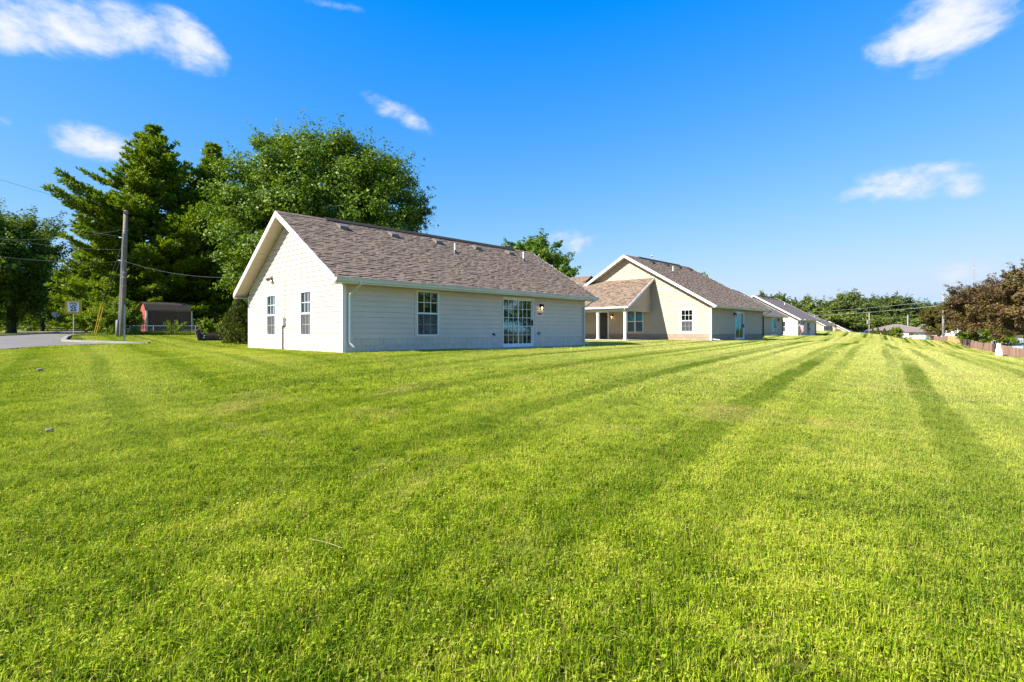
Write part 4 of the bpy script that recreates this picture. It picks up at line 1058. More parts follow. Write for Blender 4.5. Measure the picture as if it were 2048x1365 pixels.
# speed limit sign
sx, sy = at(147, 36.5); sb = gz(sx, sy)
sg = thing('speed_sign', 'square yellow board with white speed limit 25 sign on a steel post', 'road sign', (sx, sy, sb), R(28))
zc = zat(615, 36.5) - sb
MB().tube([(0.0, 0.03, -0.4), (0.0, 0.03, zc + 0.4)], 0.032, 6).build('post', M['galv'], sg)
MB().box(-0.46, 0.46, -0.012, 0.0, zc - 0.46, zc + 0.46).build('backing_board', M['yellow'], sg)
pl = MB().box(-0.3, 0.3, -0.03, -0.016, zc - 0.33, zc + 0.36).build('sign_plate', M['sign_white'], sg)
MB().box(-0.27, 0.27, -0.0335, -0.031, zc + 0.325, zc + 0.338).build('border', M['black_ink'], pl); MB().box(-0.27, 0.27, -0.0335, -0.031, zc - 0.308, zc - 0.295).build('border', M['black_ink'], pl)
text_mesh('SPEED', 0.165, M['black_ink'], 'lettering', pl, (0, -0.034, zc + 0.24), (PI / 2, 0, 0), 0.002, bold=0.004)
text_mesh('LIMIT', 0.165, M['black_ink'], 'lettering', pl, (0, -0.034, zc + 0.085), (PI / 2, 0, 0), 0.002, bold=0.004)
text_mesh('25', 0.36, M['black_ink'], 'lettering', pl, (0, -0.034, zc - 0.14), (PI / 2, 0, 0), 0.002, bold=0.012)

# stop sign seen from behind with green street name blade
sx, sy = at(112, 58); sb = gz(sx, sy)
st = thing('stop_sign', 'back of an octagonal sign on a post topped by a green street blade', 'road sign', (sx, sy, sb), R(33))
zc = zat(628, 58) - sb
MB().tube([(0, 0, -0.3), (0, 0, zc + 0.75)], 0.035, 6).build('post', M['galv'], st)
oc = [(0.4 * math.cos(PI / 8 + k * PI / 4), 0.4 * math.sin(PI / 8 + k * PI / 4)) for k in range(8)]
MB().prism([(a, 0.05, zc + b) for a, b in oc], [(a, 0.065, zc + b) for a, b in oc]).build('sign_plate', M['sign_back'], st)
MB().box(-0.55, 0.55, -0.01, 0.01, zc + 0.5, zc + 0.72).build('street_blade', M['sign_green'], st)

# bare steel post at the kerb
sx, sy = at(248.5, 26.9)
bp = MB(); bp.box(-0.035, 0.035, -0.006, 0.006, -0.3, 1.95); bp.box(-0.035, -0.022, -0.03, -0.006, -0.3, 1.95); bp.box(0.022, 0.035, -0.03, -0.006, -0.3, 1.95)
o = bp.build('steel_post', M['galv']); o.location = (sx, sy, gz(sx, sy)); o.rotation_euler = (0, R(0.6), R(30)); tag(o, 'bare galvanised sign post at the end of the kerb', 'post')

# shed
SC = Vector((-31.6, 46.0)); zs = gz(-31, 47)
shed = thing('garden_shed', 'dark brown barn-roofed shed with red end behind the wire fence', 'shed', (SC.x, SC.y, zs), HROT)
Ls, Ws, He = 3.5, 2.3, zat(618.6, 46) - zs
pr = [(0, 0), (Ws, 0), (Ws, He), (Ws * 0.8, He + 0.42), (Ws / 2, He + 0.62), (Ws * 0.2, He + 0.42), (0, He)]
nb = 11
for k in range(nb):
    a, b = Ls * k / nb, Ls * (k + 1) / nb - 0.012
    MB().box(a, b, -0.012 - 0.004 * (k % 2), 0.02, 0.0, He).build('board', M['shed_brown'], shed)
MB().prism([(0.0, a, z) for a, z in pr], [(0.02, a, z) for a, z in pr]).build('end_wall', M['shed_red'], shed)
MB().prism([(Ls - 0.02, a, z) for a, z in pr], [(Ls, a, z) for a, z in pr]).build('end_wall', M['shed_red'], shed)
MB().box(0.02, Ls - 0.02, Ws - 0.02, Ws, 0, He).build('back_wall', M['shed_brown'], shed)
ro_ = [(-0.1, He - 0.06), (Ws * 0.19, He + 0.46), (Ws / 2, He + 0.68), (Ws * 0.81, He + 0.46), (Ws + 0.1, He - 0.06)]
ri_ = [(y, z - 0.05) for y, z in reversed(ro_)]
rb = MB()
for (a, b) in zip(ro_, ro_[1:]):
    q = [a, b, (b[0], b[1] - 0.05), (a[0], a[1] - 0.05)]
    rb.prism([(-0.12, y, z) for y, z in q], [(Ls + 0.12, y, z) for y, z in q])
rb.build('roof', M['brown_metal'], shed)
for x0, x1, y0, y1 in ((-0.02, 0.07, -0.035, -0.018), (-0.035, -0.001, -0.035, 0.07), (Ls - 0.07, Ls + 0.02, -0.035, -0.018)):
    MB().box(x0, x1, y0, y1, 0, He - 0.02).build('corner_board', M['trim'], shed)
MB().box(-0.05, Ls + 0.05, -0.05, -0.02, He - 0.14, He - 0.06).build('eave_trim', M['grey_trim'], shed)

# wire fence
fn = thing('wire_fence', 'galvanised chain link fence running in front of the shed', 'fence', (0, 0, 0))
fp = [(213, 42.0), (260, 42.6), (307, 43.2), (349, 43.8), (391, 44.4), (433, 45.0), (475, 45.6)]
tops = []
for px, D in fp:
    x, y = at(px, D); z = gz(x, y); zt_ = zat(652.3, D); tops.append(Vector((x, y, zt_)))
    MB().tube([(x, y, z - 0.2), (x, y, zt_ + 0.03)], 0.034, 7).build('post', M['galv'], fn)
for a, b in zip(tops, tops[1:]):
    MB().tube([tuple(a), tuple(b)], 0.024, 6).build('top_rail', M['galv'], fn)
cm = MB()
for a, b in zip(tops, tops[1:]):
    n = 22; dz = 1.05
    for k in range(-8, n):
        for s in (0, 1):
            p0 = k / n; p1 = (k + 8) / n
            q0, q1 = max(p0, 0), min(p1, 1)
            if q1 <= q0: continue
            f0 = (q0 - p0) / (p1 - p0); f1 = (q1 - p0) / (p1 - p0)
            if s: f0, f1 = 1 - f0, 1 - f1
            A = a.lerp(b, q0); B = a.lerp(b, q1)
            cm.tube([(A.x, A.y, A.z - dz * f0), (B.x, B.y, B.z - dz * f1)], 0.003, 3, False)
mo = cm.build('chain_mesh', M['galv'], fn); tag(mo, kind='stuff')

# overturned armchair
sx, sy = at(424, 31); sb = gz(sx, sy)
ch = thing('armchair', 'dark brown leather armchair tipped on its back on the grass', 'armchair', (sx, sy, sb + 0.06), R(25))
ch.scale = (1.15, 1.15, 1.3)
def rbox(name, mat, x0, x1, y0, y1, z0, z1, rot=0.0, bev=0.05, par=None):
    m = MB().box(x0, x1, y0, y1, z0, z1).mesh(name, M[mat])
    bm = bmesh.new(); bm.from_mesh(m); bmesh.ops.bevel(bm, geom=bm.edges[:], offset=bev, segments=3, affect='EDGES', profile=0.6)
    if rot: bmesh.ops.rotate(bm, verts=bm.verts, cent=((x0 + x1) / 2, y0, z0), matrix=Matrix.Rotation(rot, 3, 'Y'))
    bm.to_mesh(m); bm.free(); m.polygons.foreach_set('use_smooth', [True] * len(m.polygons))
    return inst(name, m, par if par else ch)
rbox('back', 'leather', -0.42, 0.45, -0.35, 0.5, 0.0, 0.26)
rbox('seat', 'leather', -0.36, 0.38, -0.05, 0.5, 0.2, 0.32, 0, 0.04)
a1_ = rbox('arm', 'leather', -0.56, -0.38, -0.36, 0.5, -0.02, 0.50, R(-17), 0.07)
a2_ = rbox('arm', 'leather', 0.36, 0.60, -0.36, 0.5, 0.0, 0.34, 0, 0.07)
MB().tube([(0.47, -0.38, 0.36), (0.47, 0.5, 0.36)], 0.135, 14).build('arm_roll', M['leather'], a2_, True)
rbox('panel', 'leather_light', -0.60, -0.575, -0.34, 0.4, 0.0, 0.47, R(-17), 0.01, a1_)
for x, z in ((-0.3, 0.21), (-0.33, 0.12)): MB().tube([(x, -0.37, z), (x, -0.345, z)], 0.028, 8).build('foot', M['pedestal'], ch)

# stones and stalks in the lawn
def stone(px, py, D, s, label):
    x, y = at(px, D); bm = bmesh.new(); bmesh.ops.create_icosphere(bm, subdivisions=2, radius=1)
    for v in bm.verts:
        n = 1 + 0.22 * math.sin(5 * v.co.x + 3 * v.co.y + px) + 0.12 * math.sin(9 * v.co.z - 4 * v.co.x)
        v.co = Vector((v.co.x * s * 1.35 * n, v.co.y * s * n, v.co.z * s * 0.7 * n))
    me = bpy.data.meshes.new('stone'); bm.to_mesh(me); bm.free(); me.materials.append(M['stone'])
    o = inst('stone', me, None, (x, y, gz(x, y) + s * 0.55 + 0.03)); tag(o, label, 'stone')
stone(99, 862, 6.2, 0.035, 'small tan stone lying in the lawn with dry grass beside it')
stone(80, 735, 12.2, 0.055, 'grey stone in the lawn near the street edge')
for k, (px, py, D, L_, a, lab) in enumerate(((652, 1066, 3.15, 0.24, -0.3, 'long dry straw stalk lying across the grass'), (1100, 1180, 2.6, 0.1, 0.9, 'short dry straw stalk in dense grass'), (560, 955, 4.1, 0.09, 0.2, 'broken straw stalk by the worn lawn patch'))):
    x, y = at(px, D); z = gz(x, y) + 0.07
    o = MB().tube([(-L_ / 2, 0, 0.015), (0, 0.01, 0.0), (L_ / 2, -0.01, -0.01)], 0.0014, 5).build('straw_stalk', M['straw'] if 'straw' in M else M.setdefault('straw', paint('straw', (0.42, 0.35, 0.18), 0.7, 0.05)))
    o.location = (x, y, z); o.rotation_euler = (0, 0, a); tag(o, lab, 'stalk')

# ------------------------------------------------------------------ right side: board fence and utilities
NEAR, FAR = Vector((40.6, 40.4)), Vector((82.5, 106.0))
bfence = thing('board_fence', 'low reddish vertical board fence along the foot of the lawn', 'fence', (0, 0, 0))
NEAR = NEAR - (FAR - NEAR).normalized() * 5
flen = (FAR - NEAR).length; fd = (FAR - NEAR).normalized(); fnrm = Vector((-fd.y, fd.x))
def k_of_px(px):
    k = (px - 1024) / (FOC * 2048); return (k * NEAR.y - NEAR.x) / (fd.x - k * fd.y)
marks = [(k_of_px(1985), k_of_px(2003), 'fence_shadow'), (k_of_px(1924), k_of_px(1937), 'fence_shadow'), (k_of_px(1896), k_of_px(1923.5), 'fence_new')]  # first two stretches: shadow painted as darker boards
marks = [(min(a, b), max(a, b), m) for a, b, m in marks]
FH = 0.92
proto = {}
def board_mesh(w, m):
    key = (round(w, 2), m)
    if key not in proto: proto[key] = MB().box(0, w - 0.012, -0.011, 0.011, -0.25, FH).mesh('board', M[m])
    return proto[key]
s = 0.0; ang = math.atan2(fd.y, fd.x); nbd = 0
while s < flen:
    w = 0.14 if s < 26 else 0.29
    mt = 'fence_red'
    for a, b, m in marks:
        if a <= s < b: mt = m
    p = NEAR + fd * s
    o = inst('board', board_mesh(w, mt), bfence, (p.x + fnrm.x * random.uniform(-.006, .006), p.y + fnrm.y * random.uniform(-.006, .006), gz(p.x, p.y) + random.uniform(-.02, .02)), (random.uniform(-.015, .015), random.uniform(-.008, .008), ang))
    s += w; nbd += 1
for k in range(int(flen / 2.4) + 1):
    p = NEAR + fd * min(2.4 * k, flen) - fnrm * 0.07
    MB().box(-0.045, 0.045, -0.045, 0.045, -0.3, FH - 0.03).build('post', M['fence_red'], bfence)
    o = bfence.children[-1]; o.location = (p.x, p.y, gz(p.x, p.y)); o.rotation_euler = (0, 0, ang)
    if k * 2.4 + 2.4 < flen:
        q = NEAR + fd * (2.4 * k + 2.4) - fnrm * 0.07
        for h in (0.15, 0.72):
            A = Vector((p.x, p.y, gz(p.x, p.y) + h)); B = Vector((q.x, q.y, gz(q.x, q.y) + h)); n3 = Vector((fnrm.x, fnrm.y, 0))
            MB().hexa([A + n3 * .025 , B + n3 * .025, B + n3 * .055, A + n3 * .055, A + n3 * .025 + Vector((0, 0, .08)), B + n3 * .025 + Vector((0, 0, .08)), B + n3 * .055 + Vector((0, 0, .08)), A + n3 * .055 + Vector((0, 0, .08))]).build('rail', M['fence_red'], bfence)
# pedestal cabinet in front of the fence
p = NEAR + fd * k_of_px(2020) + fnrm * 0.8
pz = gz(p.x, p.y)
pdl = thing('utility_pedestal', 'white utility pedestal with narrower cap standing in front of the board fence', 'pedestal', (p.x, p.y, pz), ang)
MB().prism([(-.24, -.24, -.15), (.24, -.24, -.15), (.24, .24, -.15), (-.24, .24, -.15)], [(-.2, -.2, 0.62), (.2, -.2, 0.62), (.2, .2, 0.62), (-.2, .2, 0.62)]).build('base', M['pedestal'], pdl)
MB().prism([(-.15, -.15, 0.62), (.15, -.15, 0.62), (.15, .15, 0.62), (-.15, .15, 0.62)], [(-.13, -.13, 1.12), (.13, -.13, 1.12), (.13, .13, 1.12), (-.13, .13, 1.12)]).build('cap', M['pedestal'], pdl)
x, y = at(1854, 92); z = gz(x, y)
gp = thing('utility_pedestal', 'small green utility box near the far end of the board fence', 'pedestal', (x, y, z))
MB().prism([(-.25, -.2, -.1), (.25, -.2, -.1), (.25, .2, -.1), (-.25, .2, -.1)], [(-.22, -.17, .5), (.22, -.17, .5), (.22, .17, .5), (-.22, .17, .5)]).build('body', M['pedestal_green'], gp)
MB().prism([(-.26, -.21, .5), (.26, -.21, .5), (.26, .21, .5), (-.26, .21, .5)], [(-.18, -.13, .6), (.18, -.13, .6), (.18, .13, .6), (-.18, .13, .6)]).build('lid', M['pedestal_green'], gp)
for px, D, lab in ((1831.5, 96, 'short white marker post beside the far end of the board fence'), (1840, 98, 'taller white post where the board fence begins')):
    x, y = at(px, D); m = MB(); h = 0.62 if px < 1835 else 0.85
    m.prism([(-.16, -.16, -.2), (.16, -.16, -.2), (.16, .16, -.2), (-.16, .16, -.2)], [(-.13, -.13, h), (.13, -.13, h), (.13, .13, h), (-.13, .13, h)]); m.prism([(-.17, -.17, h), (.17, -.17, h), (.17, .17, h), (-.17, .17, h)], [(-.05, -.05, h + .12), (.05, -.05, h + .12), (.05, .05, h + .12), (-.05, .05, h + .12)])
    o = m.build('marker_post', M['pedestal']); o.location = (x, y, gz(x, y)); tag(o, lab, 'post')

def far_pole(px, ytop, D, r, mat, label, extra=None):
    x, y = at(px, D); z = gz(x, y); h = zat(ytop, D) - z
    t = thing('utility_pole', label, 'pole', (x, y, z))
    MB().tube([(0, 0, -0.5), (0, 0, h)], [r, r * 0.72], 10).build('pole', M[mat], t, True)
    if extra: extra(t, h)
    return t
def transformer(t, h):
    MB().tube([(-0.38, 0, h - 2.9), (-0.38, 0, h - 1.9)], 0.26, 10).build('transformer', M['grey_pole'], t)
    MB().box(-0.2, 0.2, -0.05, 0.05, h - 4.2, h - 4.1).build('crossarm', M['grey_pole'], t)
def topgear(t, h):
    MB().tube([(0, 0, h), (0, 0, h + 0.9)], 0.03, 6).build('spike', M['galv'], t)
    for dz in (0.3, 1.2): MB().tube([(-0.3, 0, h - dz), (0.3, 0, h - dz)], 0.05, 6).build('insulator', M['galv'], t)
far_pole(1738.5, 626, 138, 0.17, 'grey_pole', 'pale pole with a transformer can in front of the woods', transformer)
far_pole(1815.5, 630, 150, 0.2, 'grey_pole', 'pale pole rising behind the bungalow roof')
far_pole(1886.5, 584, 89, 0.2, 'grey_pole', 'tall grey pole standing among the brown-leaved trees', topgear)
x, y = at(1948, 120); z = gz(x, y)
mast = thing('antenna_mast', 'thin tall antenna mast rising above the brown-leaved trees', 'mast', (x, y, z)); hm = zat(512, 120) - z
MB().tube([(0, 0, 0), (0, 0, hm * 0.85), (0, 0, hm)], [0.08, 0.06, 0.035], 7).build('mast', M['grey_pole'], mast)
MB().tube([(0, 0, hm * 0.84), (0, 0, hm * 0.86)], 0.14, 7).build('collar', M['galv'], mast)
wire(P3(1886, 601, 89), P3(1580, 626, 150), 0.35, 'upper power line from the tall grey pole across the woods', 'pale_wire', 0.018)
wire(P3(1886, 611, 89), P3(1600, 632, 150), 0.35, 'lower power line from the tall grey pole across the woods', 'pale_wire', 0.022)
wire(P3(1886, 588, 89), P3(2110, 553, 60), 0.3, 'wire from the tall grey pole toward the brown-leaved trees', 'pale_wire', 0.018)
wire(P3(1886, 594, 89), P3(2110, 588, 60), 0.3, 'lower wire from the tall grey pole over the drive', 'pale_wire', 0.018)
wire(P3(1960, 515, 115), P3(2140, 482, 60), 0.3, 'thin wire high in the sky beside the antenna mast', 'pale_wire', 0.016)
# guy guard in front of the woods
a, b = Vector(P3(1769.5, 673, 120)), Vector(P3(1760.5, 665.5, 120)); a.z = gz(a.x, a.y)
g = thing('guy_wire', 'yellow guy guard slanting between small evergreens at the lawn end', 'guy wire', tuple(a))
MB().tube([(0, 0, -0.1), tuple(b - a)], 0.06, 6).build('guard', M['yellow'], g)
MB().tube([(0, 0, -0.1), (0, 0, 0.35)], 0.16, 8).build('anchor_cap', M['pedestal'], g)

# cars
def car(label, loc, rz, mat):
    t = thing('parked_car', label, 'car', loc, rz)
    prof = [(-2.15, .32), (-2.2, .6), (-2.1, .85), (-1.35, .93), (-.75, 1.38), (.7, 1.42), (1.35, .98), (2.1, .86), (2.22, .6), (2.18, .32)]
    MB().prism([(a, -.86, z) for a, z in prof], [(a, .86, z) for a, z in prof]).build('body', M[mat], t)
    wp = [(-1.15, .95), (-.7, 1.33), (.62, 1.36), (1.15, .98)]
    for y0, y1 in ((-.872, -.861), (.861, .872)):
        for q in ([wp[0], wp[1], (-.05, 1.35), (-.05, .95)], [(.02, .95), (.02, 1.355), wp[2], wp[3]]):
            MB().prism([(a, y0, z) for a, z in q], [(a, y1, z) for a, z in q]).build('window', M['car_glass'], t)
    for a, b in (((-1.33, .95), (-.77, 1.36)), ((.72, 1.4), (1.33, 1.0))):
        d = 0.02 if a[0] > 0 else -0.02
        MB().hexa([(a[0] + d, -.75, a[1]), (b[0] + d, -.75, b[1]), (b[0] + d, .75, b[1]), (a[0] + d, .75, a[1]), (a[0] + d * 2, -.75, a[1] + .02), (b[0] + d * 2, -.75, b[1] + .02), (b[0] + d * 2, .75, b[1] + .02), (a[0] + d * 2, .75, a[1] + .02)]).build('windscreen', M['car_glass'], t)
    for x in (-1.35, 1.35):
        for y in (-.8, .8):
            w = MB().tube([(x, y - .11, .32), (x, y + .11, .32)], .32, 16).build('wheel', M['tyre'], t)
            MB().tube([(x, y - .12, .32), (x, y + .12, .32)], .19, 12).build('rim', M['galv'], w)
    for y in (-.6, .6):
        MB().box(2.19, 2.23, y - .17, y + .17, .62, .76).build('headlight', M['sign_white'], t); MB().box(-2.21, -2.16, y - .17, y + .17, .66, .8).build('tail_light', M['shed_red'], t)
    return t
x, y = at(1929, 84); car('silver car parked beyond the board fence beside the bright shrub', (x, y, gz(x, y)), R(75), 'car_paint')
x, y = at(1731, 148); car('dark blue car parked by the pale transformer pole', (x, y, gz(x, y) + 0.3), R(10), 'blue_paint')
x, y = at(1809, 112); bz = gz(x, y)
bxo = thing('utility_trailer', 'low white box trailer parked before the bungalow', 'trailer', (x, y, bz), R(-20))
MB().box(-.6, .6, -.5, .5, .3, 1.25).build('body', M['trim'], bxo); MB().box(-.62, .62, -.52, .52, 1.25, 1.3).build('lid', M['trim'], bxo)
for s_ in (-.5, .5): MB().tube([(0.1, s_ - .06, .25), (0.1, s_ + .06, .25)], .25, 12).build('wheel', M['tyre'], bxo)
MB().box(.6, 1.3, -.04, .04, .3, .38).build('tow_bar', M['black_metal'], bxo)
x, y = at(1917.5, 88); t = thing('road_sign', 'white road sign on a grey post beyond the board fence', 'road sign', (x, y, gz(x, y)))
MB().tube([(0, 0, -.2), (0, 0, 2.5)], .05, 6).build('post', M['grey_pole'], t); MB().box(-.32, .32, -.08, -.055, 1.75, 2.5).build('sign_plate', M['sign_white'], t)

# ------------------------------------------------------------------ trees
GREEN = foliage('leaf_green', (0.045, 0.098, 0.007), (0.115, 0.20, 0.009), (0.235, 0.32, 0.013), 0.34)
OAK = foliage('leaf_oak', (0.045, 0.09, 0.008), (0.11, 0.185, 0.010), (0.235, 0.30, 0.013), 0.38)
PINE = foliage('needle', (0.06, 0.115, 0.009), (0.145, 0.235, 0.010), (0.28, 0.36, 0.013), 0.42, 0.35)
FARG = foliage('leaf_far', (0.065, 0.10, 0.018), (0.135, 0.18, 0.022), (0.25, 0.27, 0.026), 0.35, 0.12)
FARD = foliage('leaf_far_dark', (0.05, 0.085, 0.026), (0.10, 0.145, 0.03), (0.18, 0.21, 0.032), 0.35, 0.12)
BRIGHT = foliage('leaf_bright', (0.08, 0.14, 0.005), (0.155, 0.235, 0.008), (0.27, 0.33, 0.014), 0.4, 1.2)
PURPLE = foliage('leaf_purple', (0.07, 0.028, 0.024), (0.15, 0.08, 0.04), (0.19, 0.20, 0.022), 0.33, 0.5)
PURPLE2 = foliage('leaf_bronze', (0.065, 0.046, 0.016), (0.14, 0.11, 0.022), (0.20, 0.22, 0.02), 0.33, 0.4)
JUNI = foliage('juniper', (0.04, 0.06, 0.012), (0.085, 0.11, 0.018), (0.155, 0.17, 0.022), 0.22, 1.5)

def unit(a): return a / np.maximum(np.linalg.norm(a, axis=-1, keepdims=True), 1e-9)
def leaf_quads(c, n, size, aspect=0.62, along=None):
    N = len(c)
    t = rng.normal(size=(N, 3)) if along is None else along + rng.normal(size=(N, 3)) * 0.25
    t = unit(t - (t * n).sum(-1, keepdims=True) * n); b = np.cross(n, t)
    L = size[:, None] * 0.5; Wd = L * aspect
    fold = n * Wd * 0.35
    return np.stack([c - t * L, c + b * Wd + fold - t * L * 0.1, c + t * L, c - b * Wd + fold - t * L * 0.1], 1)
def limb_path(a, b, droop, n=5):
    a, b = Vector(a), Vector(b); out = []
    for k in range(n + 1):
        t = k / n; p = a.lerp(b, t); p.z += droop * math.sin(PI * t); out.append(p)
    return out
def broadleaf(name, label, x, y, H, crown_z, rx, rz, leaf, n_clump, per, mat, group=None, trunk_r=None, seed=0, clump_r=0.17, squash=0.7, z=None, lobes=0.2, multi=False, up=0.45, ry=None, shoots=0.14, category='tree'):
    global rng
    rng = np.random.default_rng(1000 + seed); random.seed(1000 + seed)
    z = gz(x, y) if z is None else z
    t = thing(name, label, category, (x, y, z), 0, group)
    ry = ry or rx
    d = unit(rng.normal(size=(n_clump, 3)))
    ph = rng.uniform(0, 6.28, 6)
    lob = 1 + lobes * (np.sin(3 * np.arctan2(d[:, 1], d[:, 0]) + ph[0]) * 0.5 + np.sin(5 * d[:, 2] + ph[1] + 2 * np.arctan2(d[:, 1], d[:, 0])) * 0.5) + rng.normal(size=n_clump) * lobes * 0.35
    r = (rng.uniform(0.12, 1, n_clump) ** 0.42) * lob
    cc = d * r[:, None] * np.array([rx, ry, rz]); cc[:, 2] += crown_z
    cc[:, 2] = np.maximum(cc[:, 2], H * 0.06 + 0.1)
    R_ = (rx + rz) / 2 * clump_r
    cr = R_ * rng.uniform(0.65, 1.5, n_clump)
    k = np.repeat(np.arange(n_clump), per)
    o = rng.normal(size=(len(k), 3)); rad = rng.uniform(0.25, 1.05, len(k)) ** 0.6
    o = unit(o) * rad[:, None]; o[:, 2] *= squash
    out = unit(cc - np.array([0, 0, crown_z - rz * 0.3]))
    # leading shoots reach outward beyond each clump
    shoot = rng.random(len(k)) < shoots
    o[shoot] = o[shoot] * 0.35 + out[k][shoot] * rng.uniform(0.7, 1.7, shoot.sum())[:, None]
    c = cc[k] + o * cr[k][:, None]
    zt_ = np.percentile(c[:, 2], 99.985); k_ = (H - crown_z) / max(zt_ - crown_z, 0.1)
    c[:, 2] = np.where(c[:, 2] > crown_z, crown_z + (c[:, 2] - crown_z) * k_, c[:, 2])
    for ax_, rr_ in ((0, rx), (1, ry)):
        s_ = np.percentile(np.abs(c[:, ax_]), 99.8); c[:, ax_] *= rr_ * 1.08 / s_
    n = unit(o * 0.5 + out[k] * 0.35 + np.array([0, 0, up]) + rng.normal(size=(len(k), 3)) * 0.55)
    Q = leaf_quads(c, n, leaf * rng.uniform(0.6, 1.3, len(k)))
    link(bpy.data.objects.new('crown', quads_mesh('crown', Q, mat)), t)
    tr = trunk_r or H * 0.022
    m = MB()
    fork = Vector((0, 0, max(crown_z - rz * 0.55, H * 0.12)))
    if multi:
        for q in range(5):
            a = 2 * PI * q / 5 + seed
            m.tube(limb_path((0.1 * math.cos(a), 0.1 * math.sin(a), -0.2), (rx * 0.45 * math.cos(a), ry * 0.45 * math.sin(a), crown_z), 0.0), [tr, tr * .8, tr * .7, tr * .5, tr * .4, tr * .25], 6, False)
    else:
        m.tube([(0, 0, -0.4), (0.02 * H * 0.1, 0, H * 0.04), (0.01, 0.02, fork.z * 0.6), tuple(fork), (0.1, -0.05, crown_z), (0.0, 0.0, crown_z + rz * 0.6)], [tr * 1.5, tr * 1.12, tr, tr * 0.88, tr * 0.55, tr * 0.12], 10)
        for i in rng.choice(n_clump, min(n_clump, 26), replace=False):
            st_ = Vector((0, 0, random.uniform(fork.z * 0.85, crown_z + rz * 0.15)))
            if cc[i][2] < st_.z - 0.5: st_.z = max(fork.z * 0.7, cc[i][2] - 0.3)
            m.tube(limb_path(st_, cc[i], 0.06 * H * random.uniform(0, 1)), [tr * .42, tr * .36, tr * .28, tr * .2, tr * .13, tr * .05], 5, False)
    m.build('trunk', M['bark'], t, True)
    return t

def pine(name, label, x, y, H, reach, seed, low=0.1, lean_left=1.0, group=None, density=1.0):
    global rng
    rng = np.random.default_rng(500 + seed); random.seed(500 + seed)
    z = gz(x, y); t = thing(name, label, 'tree', (x, y, z), 0, group)
    tr = H * 0.017; tm = MB()
    tm.tube([(0, 0, -0.5), (0, 0, H * 0.3), (0.1, 0, H * 0.7), (0.05, 0, H * 0.985)], [tr * 1.3, tr, tr * 0.55, 0.03], 10)
    C_, N_, A_, S_ = [], [], [], []
    h = low * H; az_ = 0.0
    while h < H * 0.985:
        f = (h / H - low) / (1 - low)
        d_ = 1 - h / H
        prof = max(0.05, min(1.0, (d_ / 0.55) ** 0.9) * (1 - 0.15 * max(0, d_ - 0.5)))
        nb = 7 if f < 0.85 else 5
        for q in range(nb):
            az_ += 2.399 + random.uniform(-0.3, 0.3)
            L = reach * prof * random.uniform(0.55, 1.1)
            if math.cos(az_) < -0.25 and 0.33 < d_ < 0.6 and random.random() < 0.6: L *= lean_left * random.uniform(0.9, 1.12)
            L = max(L, 0.45)
            rise = (0.02 + 0.42 * f) * L + random.uniform(-0.05, 0.12) * L
            a = Vector((0.05, 0, h + random.uniform(-.2, .2))); b = a + Vector((math.cos(az_) * L, math.sin(az_) * L, rise))
            path = limb_path(a, b, -0.10 * L, 6)
            rr = max(0.018, 0.013 * L + 0.012)
            tm.tube(path, [rr, rr * .85, rr * .7, rr * .55, rr * .4, rr * .25, rr * .1], 5, False)
            d = (b - a).normalized(); side = Vector((-d.y, d.x, 0)).normalized()
            ns = max(3, int(L * 3.4 * density))
            for k in range(ns):
                u_ = 0.22 + 0.78 * (k + random.random() * 0.8) / ns
                i = min(int(u_ * 6), 5); p = path[i].lerp(path[i + 1], u_ * 6 - i)
                bl = (0.36 * L * (1.1 - u_) + 0.3) * random.uniform(0.6, 1.15)
                for sgn in (-1, 1):
                    dirv = (d * random.uniform(0.5, 0.9) + side * sgn * random.uniform(0.6, 1.0) + Vector((0, 0, random.uniform(0.0, 0.32)))).normalized()
                    nt_ = max(2, int(bl / 0.2))
                    for j in range(nt_):
                        e = p + dirv * bl * (j + 0.6) / nt_ + Vector((0, 0, random.uniform(-.06, .1)))
                        C_.append(e); A_.append(dirv)
            C_.append(b); A_.append(d)
        h += H * 0.026 * random.uniform(0.8, 1.2) * (1.0 if f < 0.8 else 0.75)
    C_ = np.array([tuple(v) for v in C_]); A_ = np.array([tuple(v) for v in A_])
    K = 7
    c = np.repeat(C_, K, 0); a = np.repeat(A_, K, 0)
    a = unit(a * 0.75 + rng.normal(size=a.shape) * 0.55 + np.array([0, 0, 0.28]))
    ln = rng.uniform(0.24, 0.5, len(c))
    n = unit(np.cross(a, rng.normal(size=a.shape)) + np.array([0, 0, 0.5])); n = unit(n - (n * a).sum(-1, keepdims=True) * a)
    Q = leaf_quads(c + a * ln[:, None] * 0.4, n, ln, 0.3, a * 5)
    link(bpy.data.objects.new('crown', quads_mesh('crown', Q, PINE)), t)
    tm.build('trunk', M['bark'], t, True)
    return t

x, y = at(306, 52); pine('pine_tree', 'tallest spreading white pine with long limbs reaching over the street', x, y, zat(252, 52) - gz(x, y), 7.0, 5, 0.1, 1.2, 'pines behind the shed')
x, y = at(424, 56); pine('pine_tree', 'darker pine between the tall spreading pine and the maple', x, y, zat(283, 56) - gz(x, y), 5.0, 2, 0.12, 1.0, 'pines behind the shed')
x, y = at(215, 58); pine('pine_tree', 'low pine filling in below the tall pine near the utility pole', x, y, zat(470, 58) - gz(x, y), 5.0, 3, 0.08, 1.0, 'pines behind the shed')
x, y = at(655, 43.5)
broadleaf('maple_tree', 'big round maple rising behind the white house', x, y, 17.2, 9.2, 7.8, 7.4, 0.225, 600, 360, GREEN, seed=7, clump_r=0.125, lobes=0.04, shoots=0.06, trunk_r=0.42)
x, y = at(505, 47)
broadleaf('maple_tree', 'lighter leafy tree between the dark pine and the big maple', x, y, 11, 6.6, 2.4, 4.6, 0.22, 80, 240, GREEN, seed=2, clump_r=0.2)
x, y = at(22, 60)
